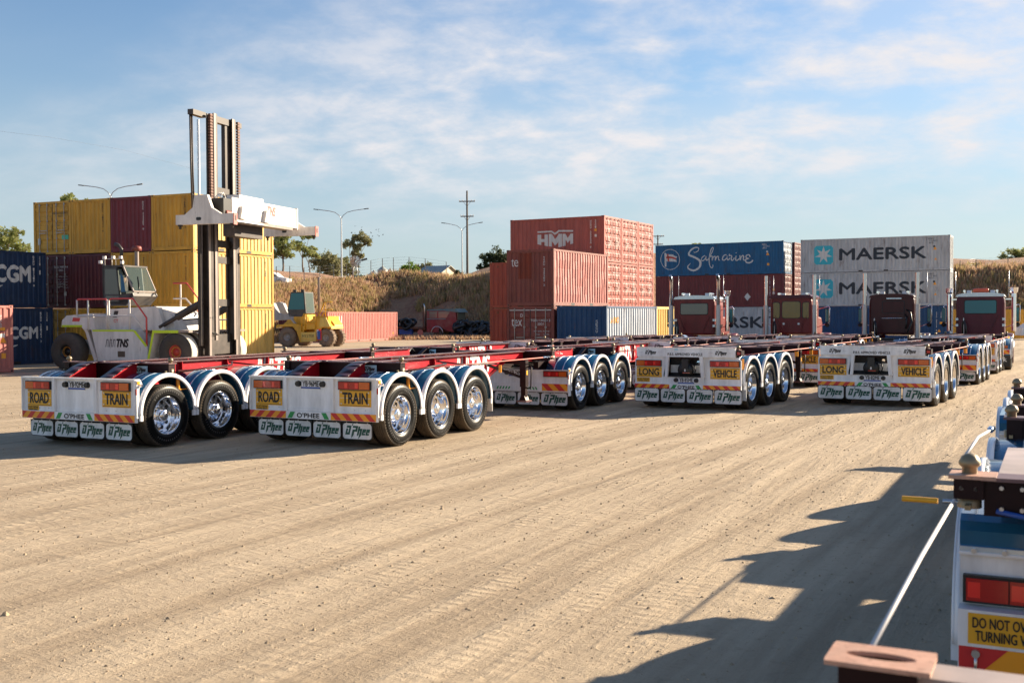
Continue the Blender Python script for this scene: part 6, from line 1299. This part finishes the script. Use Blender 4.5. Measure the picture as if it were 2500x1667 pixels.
def silo(label, px, D, r, h, cone, mat='silo_steel', nm='grain_silo', cat='silo'):
    p = at(px, 664, D); t = thing(nm, label, cat, (p.x, p.y, hz(p.x, p.y)-1), 0, 'silos and tanks behind the bank'); b = MB().m(mat)
    for k in range(6): b.lathe([(r, (h+1)*k/6), (r*1.02, (h+1)*(k+.5)/6), (r, (h+1)*(k+1)/6)], (0, 0, 0), 'z', 24)
    b.build('tank_wall', t); b = MB().m('iron_roof' if cone > .3 else mat); b.lathe([(r*1.04, h+1), (r*.15, h+1+cone), (r*.12, h+1.12+cone), (.001, h+1.12+cone)], (0, 0, 0), 'z', 24); b.build('roof', t)
silo('low grey silo with a flat cone roof left of the two tall ones', 913, 150, .95, .55, .55); silo('tall pinkish silo with a cone roof', 934, 148, .68, 1.15, .5); silo('narrow pinkish silo right of the tall one', 953, 152, .45, 1.05, .4); silo('green corrugated water tank below the windmill', 882, 140, .95, .75, .05, 'tank_green', 'water_tank', 'water tank')
p = at(868, 638, 150); zb = hz(p.x, p.y)-.3; t = thing('windmill', 'farm windmill with a round vane wheel and a tail fin', 'windmill', (p.x, p.y, zb), 0); h = p.z-zb
b = MB().m('galv', True)
for sx in (-1, 1):
    for sy_ in (-1, 1): b.tube([(sx*.5, sy_*.5, 0), (sx*.06, sy_*.06, h)], .03, 5)
for k in range(1, 4): q = .5*(1-k/4); b.tube([(-q, -q, h*k/4), (q, -q, h*k/4), (q, q, h*k/4), (-q, q, h*k/4), (-q, -q, h*k/4)], .02, 4)
b.build('tower', t); b = MB().m('silo_steel')
for k in range(18):
    a = 2*PI*k/18; u = Vector((math.cos(a), 0, math.sin(a))); v = Vector((-math.sin(a), .35, math.cos(a)))*.09; c = Vector((0, -.25, h)); b.add([c+u*.2-v*.4, c+u*.2+v*.4, c+u*.78+v, c+u*.78-v], [(0, 1, 2, 3)])
b.build('wheel_vanes', t); b = MB().m('dark_metal'); b.bar((0, 0, h), (1.0, .3, h+.22), .04, .04); b.bar((.75, .2, h+.14), (1.55, .4, h+.36), .03, .26); b.build('tail_fin', t)
# white cars
def car(label, loc, yaw):
  t = thing('parked_car', label, 'car', loc, yaw)
  b = MB().m('white_paint'); b.prism([(-2.1, .35), (2.0, .35), (2.08, .75), (1.2, .92), (.55, 1.42), (-1.2, 1.45), (-2.0, 1.0)], 'y', 0, 1.7); o = b.build('body', t); b = MB().m('glass_dark').shape([(.95, .95), (.45, 1.36), (-.2, 1.38), (-.2, .95)], (0, 0, 0), X, Z, VN, off=.01); b.shape([(-.3, .95), (-.3, 1.38), (-1.1, 1.38), (-1.5, .95)], (0, 0, 0), X, Z, VN, off=.01); b.build('side_window', o)
  for x in (-1.3, 1.3):
      o = MB().m('rubber', True).lathe([(.2, -.1), (.32, -.1), (.32, .1), (.2, .1)], (0, 0, 0), 'y', 18).build('wheel', t, (x, .06, .32)); MB().m('steel', True).lathe([(.001, -.105), (.21, -.105)], (0, 0, 0), 'y', 16).build('rim', o)

p = at(668, 690, 118); car('white car on the road above the bank, cut by the yellow stack', (p.x-.6, p.y, hz(p.x, p.y)-.05), .15)
p = at(2497, 800, 92); car('white car behind the trucks, cut by the right picture edge', (p.x+2.1, p.y, -.13), .1)
# birds
b = MB().m('dark_metal'); b.add([(0, -.12, 0), (0, .16, 0), (-.28, 0, .10), (.28, 0, .10), (0, 0, -.04)], [(0, 4, 2), (4, 1, 2), (0, 3, 4), (4, 3, 1)]); BM = b.mesh('bird')
for i in range(26):
    px, py = 640+R.uniform(800, 1110)*.268, 440+R.gauss(478, 32)*.268; o = link('bird', BM, None, at(px, py, 135+R.uniform(-6, 6))); o.scale = (.6, .6, .6); o.rotation_euler = (R.uniform(-.3, .3), R.uniform(-.5, .5), R.uniform(0, 6)); tag(o, 'tiny dark bird in the flock right of the lamp post', 'bird', 'birds flying in a loose flock')
